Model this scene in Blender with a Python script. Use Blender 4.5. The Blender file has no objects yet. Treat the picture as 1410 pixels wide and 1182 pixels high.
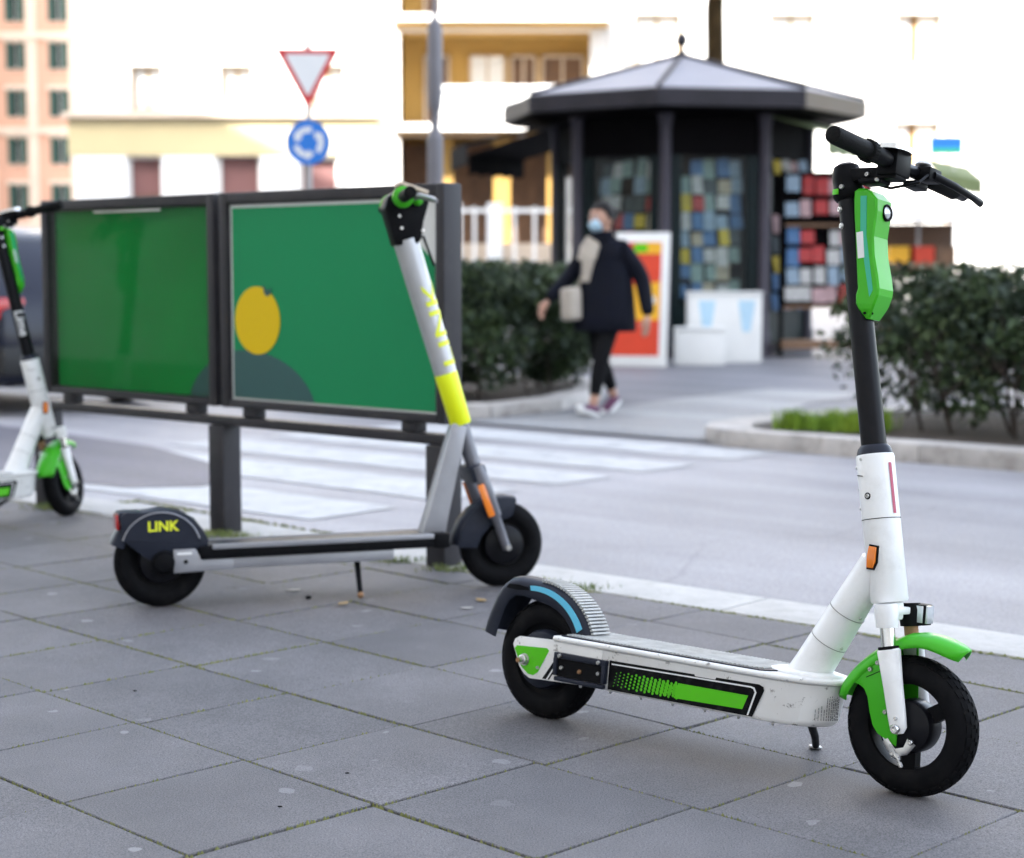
import bpy, bmesh, math, random
from mathutils import Vector, Matrix

# ------------------------------------------------------------------ camera, sky, sun, exposure
SC = bpy.context.scene
COL = SC.collection
cam_d = bpy.data.cameras.new('camera')
cam_d.sensor_width = 36.0
cam_d.sensor_fit = 'HORIZONTAL'
cam_d.lens = 61.28
cam_d.clip_start = 0.05
cam_d.clip_end = 1500
cam_d.dof.use_dof = True
cam_d.dof.focus_distance = 3.30
cam_d.dof.aperture_fstop = 3.3
cam_d.dof.aperture_blades = 9
cam = bpy.data.objects.new('camera', cam_d)
COL.objects.link(cam)
cam.location = (0, 0, 0.97)
cam.rotation_euler = (math.radians(90) - math.atan(220 / 2400), 0, 0)
SC.camera = cam

SUN_EL = math.radians(35)
SUN_AZ = math.radians(30)      # light travels towards +Y turned to +X: the sun stands behind the viewer, to the left
world = bpy.data.worlds.new('World')
SC.world = world
world.use_nodes = True
wn = world.node_tree
wn.nodes.clear()
w_out = wn.nodes.new('ShaderNodeOutputWorld')
w_bg = wn.nodes.new('ShaderNodeBackground')
w_sky = wn.nodes.new('ShaderNodeTexSky')
w_sky.sky_type = 'NISHITA'
w_sky.sun_disc = False
w_sky.sun_elevation = SUN_EL
w_sky.sun_rotation = math.radians(210)
w_sky.air_density = 1.0
w_sky.dust_density = 3.0
w_hsv = wn.nodes.new('ShaderNodeHueSaturation')
w_hsv.inputs['Saturation'].default_value = 0.56
w_bg.inputs['Strength'].default_value = 0.15
wn.links.new(w_sky.outputs[0], w_hsv.inputs['Color'])
wn.links.new(w_hsv.outputs[0], w_bg.inputs['Color'])
wn.links.new(w_bg.outputs[0], w_out.inputs['Surface'])

sun_d = bpy.data.lights.new('sun', 'SUN')
sun_d.energy = 2.6
sun_d.angle = math.radians(0.5)
sun_d.color = (1.0, 0.962, 0.91)
sun = bpy.data.objects.new('sun', sun_d)
COL.objects.link(sun)
sdir = Vector((math.sin(SUN_AZ) * math.cos(SUN_EL), math.cos(SUN_AZ) * math.cos(SUN_EL), -math.sin(SUN_EL)))
sun.rotation_euler = sdir.to_track_quat('-Z', 'Y').to_euler()
sun.location = (-30, -60, 60)

SC.view_settings.view_transform = 'Standard'
SC.view_settings.look = 'None'
SC.view_settings.gamma = 1.0
SC.view_settings.use_curve_mapping = False
SC.view_settings.exposure = 2.82

R = random.Random(7)
PI = math.pi

# ------------------------------------------------------------------ materials
def mat(name, c, rough=0.5, metal=0.0, var=0.0, scale=20.0, c2=None, bump=0.0, bscale=None, coat=0.0, emit=0.0,
        spec=0.5, dirt=None, dirt_scale=6.0, dirt_amt=0.5, rnd=0.0, dlo=0.5, dhi=0.75):
    m = bpy.data.materials.new(name)
    m.use_nodes = True
    nt = m.node_tree
    b = nt.nodes['Principled BSDF']
    b.inputs['Roughness'].default_value = rough
    b.inputs['Metallic'].default_value = metal
    b.inputs['Coat Weight'].default_value = coat
    b.inputs['Specular IOR Level'].default_value = spec
    c = tuple(c) + (1,)
    tc = nt.nodes.new('ShaderNodeTexCoord')
    col = None
    if var > 0 or c2 is not None:
        nz = nt.nodes.new('ShaderNodeTexNoise')
        nz.inputs['Scale'].default_value = scale
        nz.inputs['Detail'].default_value = 6
        nt.links.new(tc.outputs['Object'], nz.inputs['Vector'])
        mx = nt.nodes.new('ShaderNodeMix')
        mx.data_type = 'RGBA'
        rp = nt.nodes.new('ShaderNodeMapRange')
        rp.inputs['From Min'].default_value = 0.3
        rp.inputs['From Max'].default_value = 0.7
        nt.links.new(nz.outputs['Fac'], rp.inputs['Value'])
        nt.links.new(rp.outputs[0], mx.inputs['Factor'])
        lo = tuple(max(0, v * (1 - var)) for v in c[:3]) + (1,)
        mx.inputs['A'].default_value = lo if c2 is None else c
        mx.inputs['B'].default_value = tuple(min(1, v * (1 + var)) for v in c[:3]) + (1,) if c2 is None else tuple(c2) + (1,)
        col = mx.outputs['Result']
        rr = nt.nodes.new('ShaderNodeMapRange')
        rr.inputs['To Min'].default_value = max(0.02, rough - 0.08)
        rr.inputs['To Max'].default_value = min(1, rough + 0.12)
        nt.links.new(nz.outputs['Fac'], rr.inputs['Value'])
        nt.links.new(rr.outputs[0], b.inputs['Roughness'])
    if dirt is not None:
        n2 = nt.nodes.new('ShaderNodeTexNoise')
        n2.inputs['Scale'].default_value = dirt_scale
        n2.inputs['Detail'].default_value = 9
        n2.inputs['Roughness'].default_value = 0.7
        nt.links.new(tc.outputs['Object'], n2.inputs['Vector'])
        r2 = nt.nodes.new('ShaderNodeMapRange')
        r2.inputs['From Min'].default_value = dlo
        r2.inputs['From Max'].default_value = dhi
        r2.inputs['To Max'].default_value = dirt_amt
        nt.links.new(n2.outputs['Fac'], r2.inputs['Value'])
        m2 = nt.nodes.new('ShaderNodeMix')
        m2.data_type = 'RGBA'
        nt.links.new(r2.outputs[0], m2.inputs['Factor'])
        if col is None:
            m2.inputs['A'].default_value = c
        else:
            nt.links.new(col, m2.inputs['A'])
        m2.inputs['B'].default_value = tuple(dirt) + (1,)
        col = m2.outputs['Result']
    if rnd > 0:
        oi = nt.nodes.new('ShaderNodeObjectInfo')
        mr = nt.nodes.new('ShaderNodeMapRange')
        mr.inputs['To Min'].default_value = 1 - rnd
        mr.inputs['To Max'].default_value = 1 + rnd
        nt.links.new(oi.outputs['Random'], mr.inputs['Value'])
        hv = nt.nodes.new('ShaderNodeHueSaturation')
        nt.links.new(mr.outputs[0], hv.inputs['Value'])
        if col is None:
            hv.inputs['Color'].default_value = c
        else:
            nt.links.new(col, hv.inputs['Color'])
        col = hv.outputs[0]
    if col is None:
        b.inputs['Base Color'].default_value = c
    else:
        nt.links.new(col, b.inputs['Base Color'])
    if bump > 0:
        nb = nt.nodes.new('ShaderNodeTexNoise')
        nb.inputs['Scale'].default_value = bscale or scale * 3
        nb.inputs['Detail'].default_value = 5
        nt.links.new(tc.outputs['Object'], nb.inputs['Vector'])
        bp = nt.nodes.new('ShaderNodeBump')
        bp.inputs['Strength'].default_value = bump
        bp.inputs['Distance'].default_value = 0.01
        nt.links.new(nb.outputs['Fac'], bp.inputs['Height'])
        nt.links.new(bp.outputs[0], b.inputs['Normal'])
    if emit > 0:
        b.inputs['Emission Color'].default_value = c
        b.inputs['Emission Strength'].default_value = emit
    return m


def glass_mat(name, tint=(1, 1, 1), refl=0.25, rough=0.03):
    m = bpy.data.materials.new(name)
    m.use_nodes = True
    nt = m.node_tree
    nt.nodes.clear()
    o = nt.nodes.new('ShaderNodeOutputMaterial')
    t = nt.nodes.new('ShaderNodeBsdfTransparent')
    t.inputs['Color'].default_value = tuple(tint) + (1,)
    g = nt.nodes.new('ShaderNodeBsdfGlossy')
    g.inputs['Roughness'].default_value = rough
    f = nt.nodes.new('ShaderNodeLayerWeight')
    f.inputs['Blend'].default_value = 0.5
    pw = nt.nodes.new('ShaderNodeMath')
    pw.operation = 'POWER'
    pw.inputs[1].default_value = 5.0
    nt.links.new(f.outputs['Facing'], pw.inputs[0])
    ad = nt.nodes.new('ShaderNodeMath')
    ad.operation = 'ADD'
    ad.use_clamp = True
    ad.inputs[1].default_value = refl
    nt.links.new(pw.outputs[0], ad.inputs[0])
    mx = nt.nodes.new('ShaderNodeMixShader')
    nt.links.new(ad.outputs[0], mx.inputs[0])
    nt.links.new(t.outputs[0], mx.inputs[1])
    nt.links.new(g.outputs[0], mx.inputs[2])
    nt.links.new(mx.outputs[0], o.inputs['Surface'])
    return m


def tile_mat():
    """Grey cement paving slab: fine aggregate speckle, blotches, old chewing-gum spots."""
    m = mat('paving_slab', (0.120, 0.114, 0.118), 0.68, var=0.14, scale=9, rnd=0.10, bump=0.25, bscale=420)
    nt = m.node_tree
    b = nt.nodes['Principled BSDF']
    src = b.inputs['Base Color'].links[0].from_socket
    geo = nt.nodes.new('ShaderNodeNewGeometry')
    sp = nt.nodes.new('ShaderNodeTexNoise')
    sp.inputs['Scale'].default_value = 330
    sp.inputs['Detail'].default_value = 2
    nt.links.new(geo.outputs['Position'], sp.inputs['Vector'])
    mr = nt.nodes.new('ShaderNodeMapRange')
    mr.inputs['From Min'].default_value = 0.3
    mr.inputs['From Max'].default_value = 0.72
    mr.inputs['To Min'].default_value = 0.45
    mr.inputs['To Max'].default_value = 1.65
    nt.links.new(sp.outputs['Fac'], mr.inputs['Value'])
    mu = nt.nodes.new('ShaderNodeMix')
    mu.data_type = 'RGBA'
    mu.blend_type = 'MULTIPLY'
    mu.inputs['Factor'].default_value = 1
    nt.links.new(src, mu.inputs['A'])
    nt.links.new(mr.outputs[0], mu.inputs['B'])
    # broad stains
    st = nt.nodes.new('ShaderNodeTexNoise')
    st.inputs['Scale'].default_value = 2.3
    st.inputs['Detail'].default_value = 7
    nt.links.new(geo.outputs['Position'], st.inputs['Vector'])
    sr = nt.nodes.new('ShaderNodeMapRange')
    sr.inputs['From Min'].default_value = 0.35
    sr.inputs['From Max'].default_value = 0.7
    sr.inputs['To Min'].default_value = 0.85
    sr.inputs['To Max'].default_value = 1.12
    nt.links.new(st.outputs['Fac'], sr.inputs['Value'])
    m3 = nt.nodes.new('ShaderNodeMix')
    m3.data_type = 'RGBA'
    m3.blend_type = 'MULTIPLY'
    m3.inputs['Factor'].default_value = 1
    nt.links.new(mu.outputs['Result'], m3.inputs['A'])
    nt.links.new(sr.outputs[0], m3.inputs['B'])
    # gum spots
    vo = nt.nodes.new('ShaderNodeTexVoronoi')
    vo.inputs['Scale'].default_value = 5.2
    vo.voronoi_dimensions = '2D'
    wv = nt.nodes.new('ShaderNodeTexNoise')
    wv.inputs['Scale'].default_value = 28
    nt.links.new(geo.outputs['Position'], wv.inputs['Vector'])
    va = nt.nodes.new('ShaderNodeVectorMath')
    va.operation = 'SCALE'
    va.inputs['Scale'].default_value = 0.035
    nt.links.new(wv.outputs['Color'], va.inputs[0])
    vb = nt.nodes.new('ShaderNodeVectorMath')
    nt.links.new(geo.outputs['Position'], vb.inputs[0])
    nt.links.new(va.outputs[0], vb.inputs[1])
    nt.links.new(vb.outputs[0], vo.inputs['Vector'])
    sx = nt.nodes.new('ShaderNodeSeparateColor')
    nt.links.new(vo.outputs['Color'], sx.inputs[0])
    rad = nt.nodes.new('ShaderNodeMapRange')          # per-cell radius, most cells none
    rad.inputs['From Min'].default_value = 0.58
    rad.inputs['From Max'].default_value = 1.0
    rad.inputs['To Min'].default_value = 0.0
    rad.inputs['To Max'].default_value = 0.10
    nt.links.new(sx.outputs[0], rad.inputs['Value'])
    ls = nt.nodes.new('ShaderNodeMath')
    ls.operation = 'LESS_THAN'
    nt.links.new(vo.outputs['Distance'], ls.inputs[0])
    nt.links.new(rad.outputs[0], ls.inputs[1])
    am = nt.nodes.new('ShaderNodeMath')
    am.operation = 'MULTIPLY'
    nt.links.new(ls.outputs[0], am.inputs[0])
    nt.links.new(sx.outputs[1], am.inputs[1])
    am2 = nt.nodes.new('ShaderNodeMath')
    am2.operation = 'MULTIPLY'
    am2.inputs[1].default_value = 0.5
    nt.links.new(am.outputs[0], am2.inputs[0])
    m4 = nt.nodes.new('ShaderNodeMix')
    m4.data_type = 'RGBA'
    nt.links.new(am2.outputs[0], m4.inputs['Factor'])
    nt.links.new(m3.outputs['Result'], m4.inputs['A'])
    m4.inputs['B'].default_value = (0.36, 0.36, 0.36, 1)
    nt.links.new(m4.outputs['Result'], b.inputs['Base Color'])
    return m


def asphalt_mat(name, c, amt=0.16):
    m = mat(name, c, 0.6, var=amt, scale=0.9, bump=0.3, bscale=160)
    nt = m.node_tree
    b = nt.nodes['Principled BSDF']
    src = b.inputs['Base Color'].links[0].from_socket
    geo = nt.nodes.new('ShaderNodeNewGeometry')
    sp = nt.nodes.new('ShaderNodeTexNoise')
    sp.inputs['Scale'].default_value = 90
    sp.inputs['Detail'].default_value = 3
    nt.links.new(geo.outputs['Position'], sp.inputs['Vector'])
    mr = nt.nodes.new('ShaderNodeMapRange')
    mr.inputs['From Min'].default_value = 0.3
    mr.inputs['From Max'].default_value = 0.7
    mr.inputs['To Min'].default_value = 0.72
    mr.inputs['To Max'].default_value = 1.25
    nt.links.new(sp.outputs['Fac'], mr.inputs['Value'])
    mu = nt.nodes.new('ShaderNodeMix')
    mu.data_type = 'RGBA'
    mu.blend_type = 'MULTIPLY'
    mu.inputs['Factor'].default_value = 1
    nt.links.new(src, mu.inputs['A'])
    nt.links.new(mr.outputs[0], mu.inputs['B'])
    # wear drawn out along the road, and a few thin cracks
    mp = nt.nodes.new('ShaderNodeMapping')
    mp.inputs['Rotation'].default_value = (0, 0, math.radians(41.4))
    nt.links.new(geo.outputs['Position'], mp.inputs['Vector'])
    m2 = nt.nodes.new('ShaderNodeMapping')
    m2.inputs['Scale'].default_value = (0.22, 1.5, 1)
    nt.links.new(mp.outputs[0], m2.inputs['Vector'])
    wn_ = nt.nodes.new('ShaderNodeTexNoise')
    wn_.inputs['Scale'].default_value = 1.1
    wn_.inputs['Detail'].default_value = 5
    nt.links.new(m2.outputs[0], wn_.inputs['Vector'])
    wr = nt.nodes.new('ShaderNodeMapRange')
    wr.inputs['From Min'].default_value = 0.32
    wr.inputs['From Max'].default_value = 0.68
    wr.inputs['To Min'].default_value = 0.78
    wr.inputs['To Max'].default_value = 1.14
    nt.links.new(wn_.outputs['Fac'], wr.inputs['Value'])
    mw_ = nt.nodes.new('ShaderNodeMix')
    mw_.data_type = 'RGBA'
    mw_.blend_type = 'MULTIPLY'
    mw_.inputs['Factor'].default_value = 1
    nt.links.new(mu.outputs['Result'], mw_.inputs['A'])
    nt.links.new(wr.outputs[0], mw_.inputs['B'])
    dn = nt.nodes.new('ShaderNodeTexNoise')
    dn.inputs['Scale'].default_value = 2.2
    nt.links.new(geo.outputs['Position'], dn.inputs['Vector'])
    dv = nt.nodes.new('ShaderNodeMix')
    dv.data_type = 'VECTOR'
    dv.inputs['Factor'].default_value = 0.22
    nt.links.new(geo.outputs['Position'], dv.inputs['A'])
    nt.links.new(dn.outputs['Color'], dv.inputs['B'])
    vc = nt.nodes.new('ShaderNodeTexVoronoi')
    vc.voronoi_dimensions = '2D'
    vc.feature = 'DISTANCE_TO_EDGE'
    vc.inputs['Scale'].default_value = 0.55
    nt.links.new(dv.outputs['Result'], vc.inputs['Vector'])
    cr_ = nt.nodes.new('ShaderNodeMapRange')
    cr_.inputs['From Min'].default_value = 0.0
    cr_.inputs['From Max'].default_value = 0.008
    cr_.inputs['To Min'].default_value = 0.86
    cr_.inputs['To Max'].default_value = 1.0
    nt.links.new(vc.outputs['Distance'], cr_.inputs['Value'])
    m5 = nt.nodes.new('ShaderNodeMix')
    m5.data_type = 'RGBA'
    m5.blend_type = 'MULTIPLY'
    m5.inputs['Factor'].default_value = 1
    nt.links.new(mw_.outputs['Result'], m5.inputs['A'])
    nt.links.new(cr_.outputs[0], m5.inputs['B'])
    nt.links.new(m5.outputs['Result'], b.inputs['Base Color'])
    return m


def tyre_mat():
    m = mat('tyre_rubber', (0.006, 0.006, 0.007), 0.6, var=0.25, scale=30, dirt=(0.03, 0.028, 0.026), dirt_scale=14, dirt_amt=0.35, spec=0.06)
    return m


MT = {}
MT['slab'] = tile_mat()
MT['mortar'] = mat('joint_earth', (0.085, 0.078, 0.06), 0.95, c2=(0.09, 0.10, 0.04), scale=14, bump=0.5, bscale=90)
MT['moss'] = mat('moss', (0.12, 0.14, 0.035), 0.95, c2=(0.24, 0.24, 0.09), scale=45)
MT['asphalt'] = asphalt_mat('asphalt', (0.295, 0.285, 0.295))
MT['asphalt_new'] = asphalt_mat('asphalt_patch', (0.12, 0.11, 0.125))
MT['plaza'] = asphalt_mat('plaza_asphalt', (0.15, 0.15, 0.165))
MT['ramp'] = asphalt_mat('ramp_concrete', (0.27, 0.27, 0.27))
MT['zebra'] = mat('road_paint', (0.47, 0.47, 0.465), 0.7, var=0.10, scale=3, dirt=(0.26, 0.26, 0.27), dirt_scale=7, dirt_amt=0.95, bump=0.2, bscale=120)
MT['kerb'] = mat('kerb_travertine', (0.45, 0.435, 0.41), 0.75, var=0.10, scale=7, dirt=(0.26, 0.25, 0.22), dirt_scale=11, dirt_amt=0.6, bump=0.3, bscale=80, rnd=0.06)
MT['kerb_far'] = mat('kerb_stone', (0.46, 0.43, 0.40), 0.8, var=0.15, scale=5, dirt=(0.14, 0.12, 0.10), dirt_scale=6, dirt_amt=0.8, bump=0.3, bscale=50, rnd=0.12)
MT['soil'] = mat('soil', (0.05, 0.038, 0.028), 0.95, var=0.3, scale=8, bump=0.6, bscale=30)
MT['tyre'] = tyre_mat()
MT['white'] = mat('white_paint', (0.80, 0.80, 0.795), 0.33, var=0.02, scale=12, dirt=(0.42, 0.39, 0.35), dirt_scale=13, dirt_amt=0.30, coat=0.2)
MT['white_worn'] = mat('worn_white_paint', (0.79, 0.785, 0.775), 0.36, c2=(0.66, 0.64, 0.61), scale=7, dirt=(0.10, 0.085, 0.07), dirt_scale=55, dirt_amt=0.85, dlo=0.595, dhi=0.68)
MT['black'] = mat('black_plastic', (0.006, 0.006, 0.007), 0.42, spec=0.06, var=0.2, scale=40, bump=0.04, bscale=300)
MT['black_tube'] = mat('black_anodised', (0.006, 0.006, 0.008), 0.30, spec=0.16, var=0.15, scale=30)
MT['navy'] = mat('dark_blue_grey_plastic', (0.018, 0.021, 0.032), 0.36, spec=0.16, var=0.12, scale=25)
MT['rubber'] = mat('rubber_grip', (0.009, 0.009, 0.009), 0.6, spec=0.06, var=0.2, scale=60, bump=0.2, bscale=250)
MT['green'] = mat('lime_green_plastic', (0.045, 0.40, 0.008), 0.32, var=0.05, scale=14, spec=0.35)
MT['green2'] = mat('bright_green_decal', (0.085, 0.50, 0.006), 0.45, spec=0.25, var=0.04, scale=30, dirt=(0.10, 0.16, 0.05), dirt_scale=30, dirt_amt=0.35)
MT['teal'] = mat('teal_sticker', (0.03, 0.42, 0.26), 0.35)
MT['decal_black'] = mat('black_decal', (0.005, 0.005, 0.006), 0.4, spec=0.06, var=0.2, scale=40, dirt=(0.09, 0.085, 0.08), dirt_scale=40, dirt_amt=0.25)
MT['decal_white'] = mat('white_decal', (0.75, 0.75, 0.75), 0.4)
MT['grey_print'] = mat('grey_label_print', (0.22, 0.22, 0.21), 0.6)
MT['blue_sticker'] = mat('light_blue_sticker', (0.10, 0.48, 0.68), 0.35)
MT['chrome'] = mat('chrome', (0.72, 0.71, 0.69), 0.16, 1.0, var=0.08, scale=30)
MT['steel'] = mat('steel', (0.55, 0.54, 0.52), 0.32, 1.0, var=0.12, scale=40)
MT['rusty'] = mat('rusty_bolt', (0.30, 0.17, 0.09), 0.6, 0.6, var=0.3, scale=60)
MT['orange'] = mat('orange_reflector', (0.80, 0.20, 0.01), 0.25, coat=0.6)
MT['red'] = mat('red_lens', (0.45, 0.01, 0.012), 0.2, coat=0.6)
MT['pink'] = mat('pink_reflector_strip', (0.42, 0.04, 0.10), 0.3)
MT['mat_grip'] = mat('deck_grip', (0.44, 0.44, 0.42), 0.55, var=0.2, scale=25, dirt=(0.16, 0.14, 0.12), dirt_scale=12, dirt_amt=0.7)
MT['lens'] = mat('clear_lens', (0.65, 0.68, 0.70), 0.12, 0.6, coat=0.8)
MT['silver'] = mat('silver_paint', (0.30, 0.30, 0.32), 0.36, 0.5, var=0.06, scale=18)
MT['silver_l'] = mat('light_silver_paint', (0.46, 0.46, 0.47), 0.38, 0.4, var=0.05, scale=18)
MT['silver_d'] = mat('dark_silver_paint', (0.16, 0.16, 0.18), 0.38, 0.5, var=0.08, scale=18)
MT['yellow'] = mat('fluorescent_yellow', (0.78, 0.86, 0.0), 0.45, var=0.03, scale=20)
MT['yellow2'] = mat('yellow_lettering', (0.74, 0.78, 0.02), 0.45)
MT['frame'] = mat('grey_powder_coat', (0.032, 0.030, 0.034), 0.45, spec=0.25, var=0.14, scale=5, dirt=(0.08, 0.075, 0.07), dirt_scale=7, dirt_amt=0.4)
MT['poster_green'] = mat('poster_green', (0.012, 0.245, 0.092), 0.5, spec=0.15, var=0.04, scale=1.3)
MT['poster_green_d'] = mat('poster_deep_green', (0.006, 0.22, 0.040), 0.5, spec=0.12, var=0.15, scale=1.3)
MT['poster_teal'] = mat('poster_teal', (0.018, 0.085, 0.082), 0.45)
MT['poster_yellow'] = mat('poster_yellow', (0.74, 0.50, 0.005), 0.5, spec=0.2)
MT['paper'] = mat('white_paper', (0.72, 0.72, 0.70), 0.6, var=0.04, scale=4)
MT['glass'] = glass_mat('clear_pane', (0.93, 0.95, 0.93), 0.0)
MT['glass_k'] = glass_mat('kiosk_pane', (0.9, 0.93, 0.92), 0.015)
MT['dark_glass'] = mat('dark_glass', (0.02, 0.022, 0.025), 0.06, coat=0.5)
MT['kiosk_dark'] = mat('kiosk_dark_metal', (0.0025, 0.002, 0.0025), 0.7, spec=0.05, var=0.25, scale=4)
MT['kiosk_green'] = mat('kiosk_dark_green', (0.003, 0.009, 0.010), 0.45, spec=0.15, var=0.2, scale=5)
MT['kiosk_col'] = mat('kiosk_column_grey', (0.042, 0.037, 0.050), 0.5, spec=0.3, var=0.1, scale=6)
MT['kiosk_fascia'] = mat('kiosk_fascia', (0.017, 0.015, 0.020), 0.6, spec=0.3, var=0.35, scale=3)
MT['kiosk_roof'] = mat('kiosk_roof_zinc', (0.23, 0.23, 0.26), 0.55, 0.0, var=0.12, scale=2.5)
MT['tan'] = mat('tan_fascia', (0.10, 0.072, 0.042), 0.6, var=0.12, scale=3)
MT['canvas'] = mat('dark_canvas', (0.004, 0.004, 0.005), 0.9, spec=0.1, var=0.3, scale=5)
MT['bark'] = mat('bark', (0.024, 0.015, 0.006), 0.95, spec=0.1, c2=(0.05, 0.033, 0.014), scale=6, bump=0.8, bscale=14)
for i, c in enumerate([(0.018, 0.032, 0.012), (0.036, 0.060, 0.020), (0.066, 0.092, 0.038), (0.036, 0.054, 0.034)]):
    MT['leaf%d' % i] = mat('leaf_tone_%d' % i, c, 0.5, var=0.25, scale=3, spec=0.22)
MT['grass'] = mat('grass_blades', (0.13, 0.26, 0.015), 0.7, c2=(0.26, 0.38, 0.03), scale=5)
MT['grass_dry'] = mat('kerb_grass', (0.10, 0.17, 0.03), 0.7, c2=(0.26, 0.27, 0.09), scale=12)
MT['twig'] = mat('twig', (0.05, 0.038, 0.03), 0.9, var=0.3, scale=8)
MT['cream'] = mat('cream_plaster', (0.50, 0.42, 0.24), 0.85, var=0.05, scale=0.5)  # darker and yellower so that the frieze looks shaded
MT['white_wall'] = mat('white_plaster', (0.74, 0.72, 0.68), 0.85, var=0.04, scale=0.5)
MT['ochre'] = mat('ochre_plaster', (0.36, 0.215, 0.055), 0.85, var=0.10, scale=0.7)
MT['shutter_brown'] = mat('brown_shutter', (0.12, 0.065, 0.035), 0.6, var=0.2, scale=3)
MT['pink_wall'] = mat('salmon_plaster', (0.58, 0.33, 0.23), 0.85, var=0.06, scale=0.3)
MT['stone_trim'] = mat('stone_trim', (0.56, 0.46, 0.36), 0.85, var=0.06, scale=0.6)
MT['palazzo_trim'] = mat('palazzo_trim', (0.64, 0.52, 0.41), 0.85, var=0.06, scale=0.6)
MT['shutter_green'] = mat('green_shutter', (0.02, 0.06, 0.045), 0.6, var=0.15, scale=2)
MT['garage'] = mat('maroon_door', (0.16, 0.07, 0.065), 0.6, var=0.08, scale=2)
MT['plain_white'] = mat('matt_white', (0.74, 0.74, 0.72), 0.6, var=0.03, scale=3)
MT['sign_red'] = mat('sign_red', (0.55, 0.03, 0.035), 0.4)
MT['sign_white'] = mat('sign_white', (0.72, 0.73, 0.74), 0.4)
MT['sign_blue'] = mat('sign_blue', (0.01, 0.17, 0.60), 0.4)
MT['galv'] = mat('galvanised', (0.36, 0.36, 0.36), 0.5, 0.6, var=0.1, scale=6)
MT['lamp_grey'] = mat('lamp_post_grey', (0.15, 0.145, 0.16), 0.5, 0.2, var=0.1, scale=4)
MT['car_blue'] = mat('dark_blue_car_paint', (0.004, 0.006, 0.018), 0.3, 0.0, coat=0.3, spec=0.3)
MT['car_black'] = mat('car_black_trim', (0.012, 0.012, 0.012), 0.6)
MT['van_white'] = mat('van_white', (0.68, 0.68, 0.68), 0.35, coat=0.4)
MT['red_paint'] = mat('red_paint', (0.55, 0.03, 0.02), 0.35, coat=0.4)
MT['skin'] = mat('skin', (0.48, 0.27, 0.19), 0.5, var=0.05, scale=8)
MT['hair'] = mat('dark_hair', (0.006, 0.004, 0.003), 0.6, spec=0.2, var=0.3, scale=30)
MT['coat'] = mat('navy_coat', (0.003, 0.004, 0.010), 0.8, spec=0.2, var=0.25, scale=12, bump=0.3, bscale=25)
MT['legging'] = mat('black_leggings', (0.003, 0.003, 0.004), 0.8, spec=0.2, var=0.2, scale=20)
MT['mask'] = mat('surgical_mask', (0.42, 0.60, 0.72), 0.8, var=0.05, scale=20)
MT['scarf'] = mat('beige_scarf', (0.42, 0.37, 0.31), 0.9, var=0.12, scale=15, bump=0.4, bscale=40)
MT['bag'] = mat('cream_bag', (0.44, 0.39, 0.33), 0.7, var=0.08, scale=10)
MT['shoe'] = mat('purple_shoe', (0.12, 0.03, 0.08), 0.6, var=0.2, scale=20)
MT['poster_red'] = mat('poster_red', (0.62, 0.045, 0.012), 0.45, var=0.06, scale=5)
MT['poster_amber'] = mat('poster_amber', (0.78, 0.40, 0.01), 0.45, var=0.05, scale=5)
MT['awning_green'] = mat('green_awning', (0.11, 0.14, 0.06), 0.8, var=0.1, scale=3)
MT['wood'] = mat('brown_board', (0.16, 0.09, 0.05), 0.7, var=0.25, scale=5)
MAGC = [(0.50, 0.50, 0.49), (0.26, 0.36, 0.46), (0.06, 0.16, 0.34), (0.42, 0.36, 0.26), (0.42, 0.03, 0.03), (0.58, 0.44, 0.03), (0.04, 0.06, 0.07), (0.22, 0.32, 0.30), (0.46, 0.30, 0.31)]
for i, c in enumerate(MAGC):
    MT['mag%d' % i] = mat('magazine_cover_%d' % i, c, 0.75, spec=0.1, c2=tuple(0.4 * v + 0.06 for v in c), scale=16)


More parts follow.
